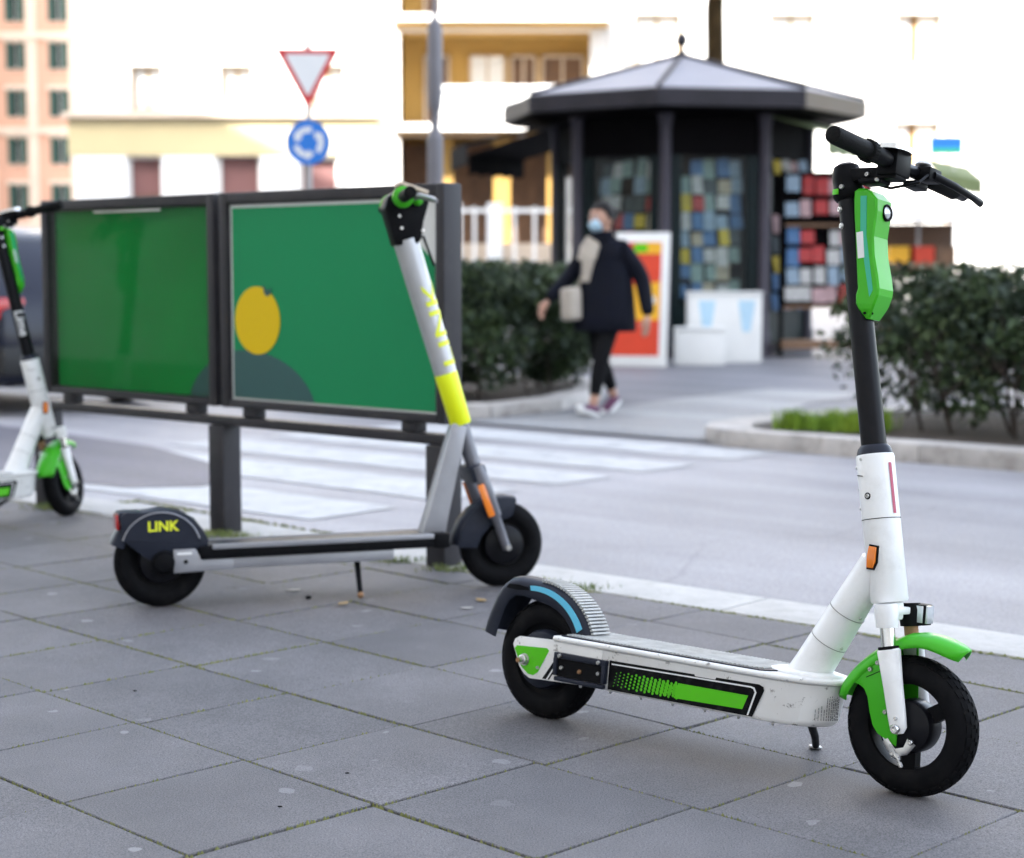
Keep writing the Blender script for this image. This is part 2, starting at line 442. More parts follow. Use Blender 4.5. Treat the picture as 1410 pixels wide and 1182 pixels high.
# ------------------------------------------------------------------ mesh helpers
class M:
    def __init__(s):
        s.v = []
        s.f = []

    def add(s, vs, fs):
        o = len(s.v)
        s.v += [Vector(p) for p in vs]
        s.f += [tuple(i + o for i in f) for f in fs]
        return s

    def merge(s, other, T=None):
        return s.add([(T @ p if T else p) for p in other.v], other.f)

    def box(s, c, d, rot=None):
        hx, hy, hz = d[0] / 2, d[1] / 2, d[2] / 2
        vs = [Vector((x * hx, y * hy, z * hz)) for x in (-1, 1) for y in (-1, 1) for z in (-1, 1)]
        if rot is not None:
            vs = [rot @ p for p in vs]
        c = Vector(c)
        return s.add([p + c for p in vs], [(0, 1, 3, 2), (4, 6, 7, 5), (0, 4, 5, 1), (2, 3, 7, 6), (0, 2, 6, 4), (1, 5, 7, 3)])

    def ring_loft(s, rings, cap=True, closed=True):
        n = len(rings[0])
        o = len(s.v)
        fs = []
        for i in range(len(rings) - 1):
            for j in range(n if closed else n - 1):
                k = (j + 1) % n
                fs.append((i * n + j, i * n + k, (i + 1) * n + k, (i + 1) * n + j))
        if cap:
            fs.append(tuple(range(n - 1, -1, -1)))
            fs.append(tuple((len(rings) - 1) * n + j for j in range(n)))
        return s.add([p for r in rings for p in r], fs)

    def tube(s, pts, rad, seg=14, cap=True, sy=1.0, up=None):
        pts = [Vector(p) for p in pts]
        if not isinstance(rad, (list, tuple)):
            rad = [rad] * len(pts)
        rings = []
        ref = None
        for i, p in enumerate(pts):
            d = (pts[min(i + 1, len(pts) - 1)] - pts[max(i - 1, 0)]).normalized()
            if ref is None:
                a = Vector(up) if up else (Vector((0, 1, 0)) if abs(d.y) < 0.9 else Vector((1, 0, 0)))
            else:
                a = ref
            a = (a - d * a.dot(d)).normalized()
            ref = a
            b = d.cross(a)
            rings.append([p + (a * math.cos(2 * PI * k / seg) * sy + b * math.sin(2 * PI * k / seg)) * rad[i] for k in range(seg)])
        return s.ring_loft(rings, cap)

    def lathe(s, prof, o=(0, 0, 0), ax=(0, 1, 0), seg=32, a0=0.0, a1=2 * PI):
        """prof: (radius, height along axis)"""
        ax = Vector(ax).normalized()
        t = Vector((1, 0, 0)) if abs(ax.x) < 0.9 else Vector((0, 0, 1))
        e1 = (t - ax * t.dot(ax)).normalized()
        e2 = ax.cross(e1)
        o = Vector(o)
        full = abs(a1 - a0 - 2 * PI) < 1e-6
        n = seg if full else seg + 1
        vs, fs = [], []
        for r, h in prof:
            for k in range(n):
                a = a0 + (a1 - a0) * k / seg
                vs.append(o + ax * h + (e1 * math.cos(a) + e2 * math.sin(a)) * r)
        for i in range(len(prof) - 1):
            for k in range(seg):
                k2 = (k + 1) % n
                fs.append((i * n + k, i * n + k2, (i + 1) * n + k2, (i + 1) * n + k))
        return s.add(vs, fs)

    def cyl(s, a, b, r, seg=16, r2=None):
        return s.tube([a, b], [r, r if r2 is None else r2], seg)

    def prism(s, poly, f, d0, d1):
        """poly of 2-D points; f(u, v, w) -> 3-D; extruded from w=d0 to w=d1"""
        n = len(poly)
        vs = [f(u, v, d0) for u, v in poly] + [f(u, v, d1) for u, v in poly]
        fs = [tuple(range(n - 1, -1, -1)), tuple(range(n, 2 * n))]
        fs += [(i, (i + 1) % n, n + (i + 1) % n, n + i) for i in range(n)]
        return s.add(vs, fs)

    def sphere(s, c, r, seg=16, rings=10, sc=(1, 1, 1)):
        c = Vector(c)
        vs = [c + Vector((0, 0, r * sc[2]))]
        for i in range(1, rings):
            t = PI * i / rings
            for k in range(seg):
                a = 2 * PI * k / seg
                vs.append(c + Vector((r * sc[0] * math.sin(t) * math.cos(a), r * sc[1] * math.sin(t) * math.sin(a), r * sc[2] * math.cos(t))))
        vs.append(c - Vector((0, 0, r * sc[2])))
        fs = [(0, 1 + k, 1 + (k + 1) % seg) for k in range(seg)]
        for i in range(rings - 2):
            for k in range(seg):
                k2 = (k + 1) % seg
                fs.append((1 + i * seg + k, 1 + (i + 1) * seg + k, 1 + (i + 1) * seg + k2, 1 + i * seg + k2))
        l = len(vs) - 1
        b = 1 + (rings - 2) * seg
        fs += [(l, b + (k + 1) % seg, b + k) for k in range(seg)]
        return s.add(vs, fs)

    def xf(s, T):
        s.v = [T @ p for p in s.v]
        return s

    def mesh(s, name, m, smooth=True, angle=38, bevel=0.0, bseg=2):
        me = bpy.data.meshes.new(name)
        me.from_pydata([tuple(p) for p in s.v], [], s.f)
        bm = bmesh.new()
        bm.from_mesh(me)
        if bevel > 0:
            bmesh.ops.remove_doubles(bm, verts=bm.verts, dist=1e-6)
        bmesh.ops.recalc_face_normals(bm, faces=bm.faces)
        if bevel > 0:
            es = [e for e in bm.edges if len(e.link_faces) == 2 and e.calc_face_angle(0) > math.radians(30)]
            bmesh.ops.bevel(bm, geom=es, offset=bevel, segments=bseg, profile=0.6, affect='EDGES', clamp_overlap=True)
        bm.to_mesh(me)
        bm.free()
        me.materials.append(MT[m] if isinstance(m, str) else m)
        if smooth and len(me.polygons):
            me.polygons.foreach_set('use_smooth', [True] * len(me.polygons))
            me.set_sharp_from_angle(angle=math.radians(angle))
        return me

    def build(s, name, m, parent=None, **k):
        return place(name, s.mesh(name, m, **k), parent)


def place(name, me, parent=None):
    o = bpy.data.objects.new(name, me)
    COL.objects.link(o)
    if parent is not None:
        o.parent = parent
    return o


def tag(o, label, cat, group=None):
    o['label'] = label
    o['category'] = cat
    if group:
        o['group'] = group
    return o


def structure(o):
    o['kind'] = 'structure'
    return o


def stuff(o, label=None, cat=None):
    o['kind'] = 'stuff'
    if label:
        o['label'] = label
        o['category'] = cat
    return o


def empty(name, loc=(0, 0, 0), mw=None):
    o = bpy.data.objects.new(name, None)
    o.empty_display_size = 0.1
    COL.objects.link(o)
    if mw is not None:
        o.matrix_world = mw
    else:
        o.location = loc
    return o


def frame_mw(origin, heading, lean=0.0):
    h, a = math.radians(heading), math.radians(lean)
    x = Vector((math.cos(h), math.sin(h), 0))
    L = Vector((0, 0, 1)).cross(x)
    y = L * math.cos(a) - Vector((0, 0, 1)) * math.sin(a)
    z = Vector((0, 0, 1)) * math.cos(a) + L * math.sin(a)
    m = Matrix((x, y, z)).transposed().to_4x4()
    m.translation = Vector(origin)
    return m


_txt = {}
def text_m(st, size, extrude=0.0008, bold=0.0):
    key = (st, size, extrude, bold)
    if key not in _txt:
        cu = bpy.data.curves.new('lettering', 'FONT')
        cu.body = st
        cu.size = size
        cu.extrude = extrude
        cu.offset = bold
        cu.resolution_u = 3
        ob = bpy.data.objects.new('lettering_source', cu)
        COL.objects.link(ob)
        bpy.context.view_layer.update()
        me = bpy.data.meshes.new_from_object(ob.evaluated_get(bpy.context.evaluated_depsgraph_get()))
        _txt[key] = ([v.co.copy() for v in me.vertices], [tuple(p.vertices) for p in me.polygons])
        bpy.data.objects.remove(ob)
        bpy.data.curves.remove(cu)
        bpy.data.meshes.remove(me)
    v, f = _txt[key]
    m = M()
    m.add([p.copy() for p in v], f)
    return m


def dice(m, step=0.006):
    """cut flat lettering into narrow strips so that it can follow a round surface"""
    me = bpy.data.meshes.new('t')
    me.from_pydata([tuple(p) for p in m.v], [], m.f)
    bm = bmesh.new()
    bm.from_mesh(me)
    for ax, no in ((1, (0, 1, 0)), (0, (1, 0, 0))):
        lo, hi = min(p[ax] for p in m.v), max(p[ax] for p in m.v)
        x = lo + step
        while x < hi:
            bmesh.ops.bisect_plane(bm, geom=bm.verts[:] + bm.edges[:] + bm.faces[:], plane_co=tuple(Vector(no) * x), plane_no=no)
            x += step if ax == 1 else step * 4
    bm.verts.index_update()
    out = M()
    out.add([v.co.copy() for v in bm.verts], [tuple(v.index for v in f.verts) for f in bm.faces])
    bm.free()
    bpy.data.meshes.remove(me)
    return out


XZ = lambda y0: (lambda u, v, w: Vector((u, w, v)))

# ================================================================== SETTING
UX, UY = 0.75, -0.6616                    # along the kerb, to the right
KO = Vector((0, 5.401, 0))
U = Vector((UX, UY, 0)).normalized()
N = Vector((-U.y, U.x, 0))                # across the road, away from the viewer
def UN(u, n, z=0.0):
    p = KO + U * u + N * n
    return Vector((p.x, p.y, z))
UNF = lambda u, n, z: UN(u, n, z)
KANG = math.degrees(math.atan2(U.y, U.x))

def slab_un(m, u0, u1, n0, n1, z0, z1):
    return m.prism([(u0, n0), (u1, n0), (u1, n1), (u0, n1)], UNF, z0, z1)

def sheet_un(u0, u1, n0, n1, z, du=1):
    m = M()
    m.add([UN(u0, n0, z), UN(u1, n0, z), UN(u1, n1, z), UN(u0, n1, z)], [(0, 1, 2, 3)])
    return m

# road: one sheet to the horizon
g = M()
g.add([(-700, -700, -0.124), (700, -700, -0.124), (700, 900, -0.124), (-700, 900, -0.124)], [(0, 1, 2, 3)])
structure(g.build('road', 'asphalt', smooth=False))
# pavement under the slabs
pv = M()
slab_un(pv, -40, 25, -9, 0.02, -0.2, -0.014)
pavement = structure(pv.build('pavement', 'mortar', smooth=False))
# kerb with stones
kb = M()
slab_un(kb, -40, 25, 0.02, 0.24, -0.2, -0.02)
kerb = structure(kb.build('kerb', 'kerb', smooth=False))
uu = -9.0
while uu < 6:
    L = R.uniform(0.9, 1.15)
    s_ = M()
    slab_un(s_, uu + 0.003, uu + L - 0.003, 0.012, 0.262 + R.uniform(-.003, .003), -0.15, 0.004 + R.uniform(-.003, .003))
    s_.build('kerb_stone', 'kerb', kerb, bevel=0.008)
    uu += L

# paving slabs, every one an object
TS = 0.4019
TH = -0.7957
TO = Vector((-0.774, 4.781, 0))
row_off = {-1: 0.0405, 0: 0.0, 1: -0.0614, 2: -0.1019}
acc = -0.1019
for r in range(3, 9):
    acc += R.uniform(-0.05, 0.02)
    row_off[r] = acc
acc = 0.0405
for r in range(-2, -14, -1):
    acc += R.uniform(-0.01, 0.05)
    row_off[r] = acc
def TW(k, v):
    g0, g1 = k * TS, -v * TS
    c, s_ = math.cos(TH), math.sin(TH)
    return Vector((TO.x + c * g0 - s_ * g1, TO.y + s_ * g0 + c * g1, 0))
full = None
J = 0.0024
tiles = 0
def tile_mesh(w, d):
    t = M()
    t.box((0, 0, -0.015), (w, d, 0.03))
    return t.mesh('tile', 'slab', bevel=0.0022, bseg=1)
tile_full = tile_mesh(TS - 2 * J, TS - 2 * J)
moss = M()
RM = random.Random(11)
def moss_run(a, b, amount):
    L = (b - a).length
    d = (b - a) / L
    p = Vector((-d.y, d.x, 0))
    x = 0.0
    while x < L:
        st = RM.uniform(0.003, 0.009)
        if RM.random() < amount:
            c = a + d * x + p * RM.uniform(-0.0035, 0.0035)
            w = RM.uniform(0.003, 0.0085)
            h = RM.uniform(-0.0005, 0.0042)
            l = RM.uniform(0.005, 0.014)
            q = [c + d * -l + Vector((0, 0, -0.012)), c + p * -w + Vector((0, 0, -0.012)), c + d * l + Vector((0, 0, -0.012)), c + p * w + Vector((0, 0, -0.012)), c + Vector((0, 0, h))]
            moss.add(q, [(0, 1, 4), (1, 2, 4), (2, 3, 4), (3, 0, 4)])
        x += st
for r in range(-13, 9):
    off = row_off.get(r, 0)
    for k in range(-14, 12):
        cs = [TW(k + off, r), TW(k + 1 + off, r), TW(k + 1 + off, r + 1), TW(k + off, r + 1)]
        ctr = sum(cs, Vector()) / 4
        if not (-4.2 < ctr.x < 2.6 and 1.75 < ctr.y < 8.6):
            continue
        if abs(ctr.x) > 0.36 * ctr.y + 0.9:
            continue
        ns = [(p - KO).dot(N) for p in cs]
        if min(ns) > -0.02:
            continue
        dz = R.uniform(-0.0025, 0.0015)
        if max(ns) < 0.004:
            o = place('tile', tile_full, pavement)
            o.location = (ctr.x, ctr.y, dz)
            o.rotation_euler = (R.uniform(-.003, .003), R.uniform(-.003, .003), TH + R.uniform(-.004, .004))
        else:
            ci = [TW(k + off + J / TS, r + J / TS), TW(k + 1 + off - J / TS, r + J / TS), TW(k + 1 + off - J / TS, r + 1 - J / TS), TW(k + off + J / TS, r + 1 - J / TS)]
            out = []
            lim = 0.004
            for i in range(4):
                a, b = ci[i], ci[(i + 1) % 4]
                na, nb = (a - KO).dot(N) - lim, (b - KO).dot(N) - lim
                if na <= 0:
                    out.append(a)
                if (na <= 0) != (nb <= 0):
                    t = na / (na - nb)
                    out.append(a + (b - a) * t)
            if len(out) < 3:
                continue
            t = M()
            t.prism([(p.x, p.y) for p in out], lambda u, v, w: Vector((u, v, w)), -0.03, dz)
            t.build('tile', 'slab', pavement, bevel=0.0022, bseg=1)
        tiles += 1
        if ctr.y < 7.2:
            am = 0.45 + 0.6 * max(0, math.sin(k * 1.7 + r * 2.3)) * RM.random() ** 0.6
            moss_run(cs[0], cs[1], am + (0.25 if r in (2, 3) else 0.1))
            moss_run(cs[0], cs[3], am * 0.7)
# moss and thin grass along the kerb joint
u_ = -7.0
while u_ < 4.0:
    if RM.random() < (0.6 if (-1.75 < u_ < -1.1 or -2.6 < u_ < -2.2 or -0.35 < u_ < 0.35 or u_ > 0.45) else 0.15):
        c = UN(u_, 0.004 + RM.uniform(-.006, .008))
        w, l, h = RM.uniform(.003, .007), RM.uniform(.005, .012), RM.uniform(0.001, 0.007)
        q = [c + U * -l, c + N * -w, c + U * l, c + N * w, c + Vector((0, 0, h))]
        moss.add(q, [(0, 1, 4), (1, 2, 4), (2, 3, 4), (3, 0, 4)])
    u_ += 0.006
stuff(moss.build('moss', 'moss', smooth=False), 'green moss growing in the joints between the paving slabs', 'moss')

# road markings
def marking(name, poly, m, z=-0.119):
    t = M()
    t.add([UN(u, n, z) for u, n in poly], [tuple(range(len(poly)))])
    return t.build(name, m, smooth=False)
zs = [(1.02, 1.56), (1.86, 2.42), (2.68, 3.16), (3.42, 3.92), (4.24, 4.74)]
for i, (a, b) in enumerate(zs):
    u0 = -5.3 + 0.05 * i
    u1 = -2.08
    n_ = 16
    poly = [(u0 + (u1 - u0) * k / n_, a + R.uniform(-.012, .012)) for k in range(n_ + 1)] + [(u1 - (u1 - u0) * k / n_, b + R.uniform(-.012, .012)) for k in range(n_ + 1)]
    o = marking('crossing_stripe', poly, 'zebra')
    structure(o)
# asphalt patch over the crossing's end
pp = [(-9.5, 0.75), (-6.5, 0.9), (-4.6, 1.0), (-3.62, 1.16), (-3.36, 1.42), (-3.38, 1.7), (-3.7, 1.95), (-4.3, 2.2), (-5.2, 2.5), (-6.5, 2.65), (-9.5, 2.7)]
structure(marking('asphalt_patch', pp, 'asphalt_new', -0.1155))
# worn edge band along the near gutter
# far pavement (plaza) and ramp
pz = M()
pz.add([UN(-60, 4.95, -0.112), UN(40, 4.95, -0.112), UN(40, 42, -0.112), UN(-60, 42, -0.112)], [(0, 1, 2, 3)])
structure(pz.build('far_pavement', 'plaza', smooth=False))
rp_ = [(-4.85, 4.96), (-2.8, 4.96), (-2.75, 5.6), (-3.3, 6.6), (-3.9, 8.0), (-4.1, 9.4), (-5.1, 9.3), (-5.0, 7.6), (-4.75, 6.2)]
structure(marking('ramp', rp_, 'ramp', -0.107))

# planted islands with kerb stones
def island(name, outline, zt, soil_in):
    isl = M()
    c = sum((Vector((u, n, 0)) for u, n in outline), Vector()) / len(outline)
    inner = []
    for u, n in outline:
        d = (c - Vector((u, n, 0)))
        d = d.normalized() * soil_in
        inner.append((u + d.x, n + d.y))
    isl.prism(inner, UNF, -0.2, zt - 0.03)
    root = structure(isl.build(name, 'soil', smooth=False))
    pts = [Vector((u, n, 0)) for u, n in outline]
    for i in range(len(pts)):
        a, b = pts[i], pts[(i + 1) % len(pts)]
        ia, ib = Vector((*inner[i], 0)), Vector((*inner[(i + 1) % len(pts)], 0))
        L = (b - a).length
        k = max(1, round(L / 0.9))
        for j in range(k):
            t0, t1 = j / k + 0.004 / L, (j + 1) / k - 0.004 / L
            q = [a.lerp(b, t0), a.lerp(b, t1), ia.lerp(ib, t1), ia.lerp(ib, t0)]
            s_ = M()
            s_.prism([(p.x, p.y) for p in q], UNF, -0.16, zt + R.uniform(-.004, .004))
            s_.build('kerb_stone', 'kerb_far', root, bevel=0.012)
    return root
ZI = -0.015
island('planted_island', [(-2.52, 4.87), (-1.2, 4.84), (0.2, 4.82), (6.0, 4.8), (6.0, 8.2), (-1.8, 8.2), (-2.6, 7.4), (-2.97, 5.9), (-2.93, 5.25), (-2.78, 5.0)], ZI, 0.3)
island('planted_island', [(-5.25, 5.05), (-5.02, 5.15), (-4.92, 5.35), (-4.97, 6.2), (-5.45, 7.3), (-6.2, 8.3), (-8.4, 8.3), (-8.9, 6.4), (-8.3, 5.2)], ZI, 0.26)


# ------------------------------------------------------------------ foliage
def leaf_quads(m, c, size, rr):
    a = Vector((rr.gauss(0, 1), rr.gauss(0, 1), rr.gauss(0, 1))).normalized()
    b = a.orthogonal().normalized()
    b = Matrix.Rotation(rr.uniform(0, 2 * PI), 3, a) @ b
    n = a.cross(b)
    l, w = size, size * rr.uniform(0.32, 0.5)
    o = len(m.v)
    m.v += [c - b * l, c + n * w + a * (w * .25), c + b * l, c - n * w + a * (w * .25)]
    m.f += [(o, o + 1, o + 2), (o, o + 2, o + 3)]


def hedge(name, label, centres, zr, count, size, seed, group, thin_low=True):
    """centres: list of (u, n, radius_u, radius_n) blobs in kerb coordinates"""
    rr = random.Random(seed)
    base = UN(centres[0][0], centres[0][1], ZI)
    root = empty(name, base)
    ms = [M() for _ in range(4)]
    sts = []
    clumps = []
    for u, n, ru, rn in centres:
        for _ in range(int(60 * ru * rn * 4) + 14):
            a = rr.uniform(0, 2 * PI)
            q = rr.random() ** 0.5
            z = zr[0] + (zr[1] - zr[0]) * rr.random() ** 0.8
            sh = 1.0 if z > 0.35 else 0.55 + z
            hump = (1 - 0.10 * rr.random())
            clumps.append((UN(u + math.cos(a) * ru * q * sh, n + math.sin(a) * rn * q * sh, z * hump), rr.uniform(0.10, 0.2), rr.choice((0, 0, 1, 1, 2, 3))))
        for _ in range(int(4 * ru) + 2):
            p = UN(u + rr.uniform(-.7, .7) * ru, n + rr.uniform(-.8, .6) * rn, ZI - 0.02)
            q = p + Vector((rr.uniform(-.25, .25), rr.uniform(-.2, .2), rr.uniform(.4, .75)))
            mid = p.lerp(q, .5) + Vector((rr.uniform(-.06, .06), 0, 0))
            st = M()
            sts.append(st)
            st.tube([p, mid, q], [0.012, 0.009, 0.004], 6)
            for _ in range(3):
                e = mid + Vector((rr.uniform(-.25, .25), rr.uniform(-.2, .2), rr.uniform(.1, .35)))
                st.tube([mid, e], [0.007, 0.003], 5)
    for i in range(count):
        c, rad, tone = rr.choice(clumps)
        d = Vector((rr.gauss(0, 1), rr.gauss(0, 1), rr.gauss(0, .8))).normalized() * rad * rr.random() ** 0.35
        p = c + d
        if p.z < 0.05 + ZI or p.z > zr[1] + rr.uniform(-.02, .03):
            continue
        if thin_low and p.z < 0.42 and rr.random() > 0.35 + p.z * 1.2:
            continue
        t = tone if rr.random() < 0.62 else rr.choice((0, 1, 2, 2, 3))
        leaf_quads(ms[t], p - base, size * rr.choice((0.6, 0.8, 1.0, 1.3, 1.6)), rr)
    for i, m in enumerate(ms):
        o = m.build('foliage', 'leaf%d' % i, root, smooth=False)
    for st in sts:
        st.v = [p - base for p in st.v]
        st.build('stem', 'twig', root)
    tag(root, label, 'hedge', group)
    return root

hedge('hedge', 'loose dark green hedge behind the white scooter on the right island', [(-1.75, 5.95, 0.55, 0.40), (-1.0, 5.9, 0.65, 0.45), (-0.3, 5.85, 0.7, 0.45), (0.6, 5.85, 0.8, 0.45), (1.8, 5.85, 0.8, 0.45), (-2.0, 6.8, 0.5, 0.6), (-1.2, 7.2, 0.7, 0.6)], (0.08, 1.0), 42000, 0.030, 3, 'hedges on the islands')
hedge('hedge', 'clipped dark green hedge behind the advertising panels, left of the pedestrian', [(-5.6, 5.85, 0.42, 0.5), (-5.75, 6.9, 0.45, 0.6), (-6.3, 7.6, 0.5, 0.5), (-6.4, 6.2, 0.6, 0.6), (-7.4, 6.3, 0.6, 0.5)], (0.04, 1.02), 30000, 0.032, 5, 'hedges on the islands', thin_low=False)
hedge('hedge', 'low far hedge beside the green awning', [(2.3, 22.0, 1.0, 0.4), (3.8, 22.2, 1.2, 0.4), (5.6, 22.4, 1.2, 0.4)], (0.1, 1.35), 5000, 0.06, 6, None)

def tuft(name, label, blobs, hmax, m, seed, n):
    rr = random.Random(seed)
    t = M()
    for _ in range(n):
        b = rr.choice(blobs)
        p = Vector((b[0] + rr.gauss(0, b[2]), b[1] + rr.gauss(0, b[3]), b[4]))
        h = hmax * rr.uniform(0.4, 1.0)
        d = Vector((rr.uniform(-.5, .5), rr.uniform(-.5, .5), 0)) * h
        w = Vector((rr.uniform(-1, 1), rr.uniform(-1, 1), 0)).normalized() * (h * 0.035 + 0.0012)
        o = len(t.v)
        t.v += [p - w, p + w, p + d * .4 + Vector((0, 0, h * .65)) + w * .7, p + d * .4 + Vector((0, 0, h * .65)) - w * .7, p + d + Vector((0, 0, h))]
        t.f += [(o, o + 1, o + 2, o + 3), (o + 3, o + 2, o + 4)]
    o = t.build(name, m, smooth=False)
    stuff(o, label, 'grass')
    return o
gp = [UN(-2.32, 5.32, ZI), UN(-2.12, 5.45, ZI), UN(-1.95, 5.5, ZI), UN(-2.0, 5.7, ZI)]
tuft('grass', 'bright green grass on the island kerb in front of the hedge', [(p.x, p.y, s_, s_ * .7, ZI - .02) for p, s_ in zip(gp, (.05, .10, .08, .07))], 0.15, 'grass', 4, 1100)
kg = [UN(-1.42, -0.03, 0), UN(-1.32, -0.02), UN(-0.5, 0.0), UN(0.1, -.01), UN(0.26, -.01), UN(-2.45, -.02), UN(-2.5, .0), UN(-3.1, 0), UN(-0.25, .0)]
tuft('kerb_grass', 'thin grass growing along the kerb joint by the board posts', [(p.x, p.y, .05, .018, 0.0) for p in kg], 0.028, 'grass_dry', 9, 1100)

# ================================================================== ADVERTISING BARRIER
def barrier():
    root = empty('advertising_barrier', mw=frame_mw((-1.089, 6.36, 0), KANG))
    y0 = 0.045
    for x in (0.0, 1.115):
        p = M()
        p.box((x, y0, 0.2), (0.085, 0.085, 0.40))
        p.build('post', 'frame', root, bevel=0.006)
    p = M()
    p.box((-1.13, y0, 0.2), (0.085, 0.085, 0.40))
    p.build('post', 'frame', root, bevel=0.006)
    rl = M()
    rl.box((0.0, y0, 0.418), (2.32, 0.07, 0.034))
    rl.build('rail', 'frame', root, bevel=0.006)
    for x in (-0.95, -0.16, 0.17, 0.98):
        s_ = M()
        s_.box((x, y0, 0.4525), (0.07, 0.05, 0.033))
        s_.build('spacer', 'frame', root, bevel=0.003)
    for i, (x0, x1) in enumerate(((-1.09, 0.003), (0.035, 1.160))):
        w = x1 - x0
        xc = (x0 + x1) / 2
        zb, zt = 0.47, 1.245
        f = M()
        t = 0.040
        dep = 0.085
        for xs in (x0 + t / 2, x1 - t / 2):
            f = M()
            f.box((xs, y0, (zb + zt) / 2), (t, dep, zt - zb))
            f.build('frame_side', 'frame', root, bevel=0.008)
        for zc_, hz in ((zt - 0.0205, 0.039), (zb + 0.0145, 0.027)):
            f = M()
            f.box((xc, y0, zc_), (w - 2 * t - 0.002, dep - 0.004, hz))
            f.build('frame_bar', 'frame', root, bevel=0.004)
        b = M()
        b.box((xc, y0 + 0.030, (zb + zt) / 2), (w - 2 * t, 0.02, zt - zb - 0.06))
        b.build('back_panel', 'frame', root)
        # poster sheet
        px0, px1, pz0, pz1 = x0 + t + 0.004, x1 - t - 0.004, zb + 0.03, zt - 0.045
        ys = y0 + 0.004 if i == 0 else y0 - 0.024
        ps = M()
        if i == 1:
            wp = M()
            wp.box(((px0 + px1) / 2, ys + 0.002, (pz0 + pz1) / 2), (px1 - px0, 0.002, pz1 - pz0))
            wp.build('poster_backing', 'paper', root)
            px0 += 0.014
            pz0 += 0.008
            pz1 -= 0.012
            px1 -= 0.012
            # torn top right corner shows the white backing
            ps.prism([(px0, pz0), (px1, pz0), (px1, pz1 - 0.20), (px1 - 0.09, pz1 - 0.12), (px1 - 0.155, pz1), (px0, pz1)], XZ(0), ys - 0.003, ys)
        else:
            ps.prism([(px0, pz0), (px1, pz0), (px1, pz1), (px0, pz1)], XZ(0), ys - 0.003, ys)
        po = ps.build('poster', 'poster_green' if i else 'poster_green_d', root, smooth=False)
        # printed teal disc, cut by the sheet's edge
        cx, cz, rx, rz = 0.165, 0.455, 0.37, 0.225
        pts = []
        for k in range(65):
            a = PI * k / 64
            x, z = cx + rx * math.cos(a), cz + rz * math.sin(a)
            if px0 < x < px1 and z > pz0 + 0.001:
                pts.append((x, z))
        if i == 0:
            pts = [(px1 - .001, pz0 + .001), (px1 - .001, pts[0][1])] + pts + [(pts[-1][0], pz0 + .001)]
        else:
            pts = [(pts[0][0], pz0 + .001)] + pts + [(px0 + .001, pts[-1][1]), (px0 + .001, pz0 + .001)]
        d = M()
        d.prism(pts, XZ(0), ys - 0.0045, ys - 0.003)
        d.build('printed_disc', 'poster_teal', po, smooth=False)
        if i == 1:
            d = M()
            n = 48
            d.prism([(0.228 + 0.122 * math.cos(2 * PI * k / n), 0.788 + 0.121 * math.sin(2 * PI * k / n)) for k in range(n)], XZ(0), ys - 0.006, ys - 0.0045)
            d.build('printed_disc', 'poster_yellow', po, smooth=False)
            d = M()
            d.prism([(0.262, 0.915), (0.268, 0.885), (0.285, 0.873), (0.302, 0.882), (0.306, 0.905), (0.290, 0.893)], XZ(0), ys - 0.0075, ys - 0.006)
            d.build('printed_notch', 'poster_teal', po, smooth=False)
        else:
            gl = M()
            gl.box((xc, y0 - 0.03, (zb + zt) / 2), (w - 2 * t, 0.004, zt - zb - 0.066))
            gl.build('pane', 'glass', root)
            st = M()
            st.box((xc + 0.02, y0 - 0.0345, zt - 0.053), (0.42, 0.003, 0.007))
            st.build('aluminium_strip', 'steel', root)
    tag(root, 'dark grey metal barrier holding two green posters in front of the road', 'billboard')
    return root
barrier()

# ================================================================== SCOOTERS
def sideprint(m, y):
    return lambda u, v, w: Vector((u, y - w, v))

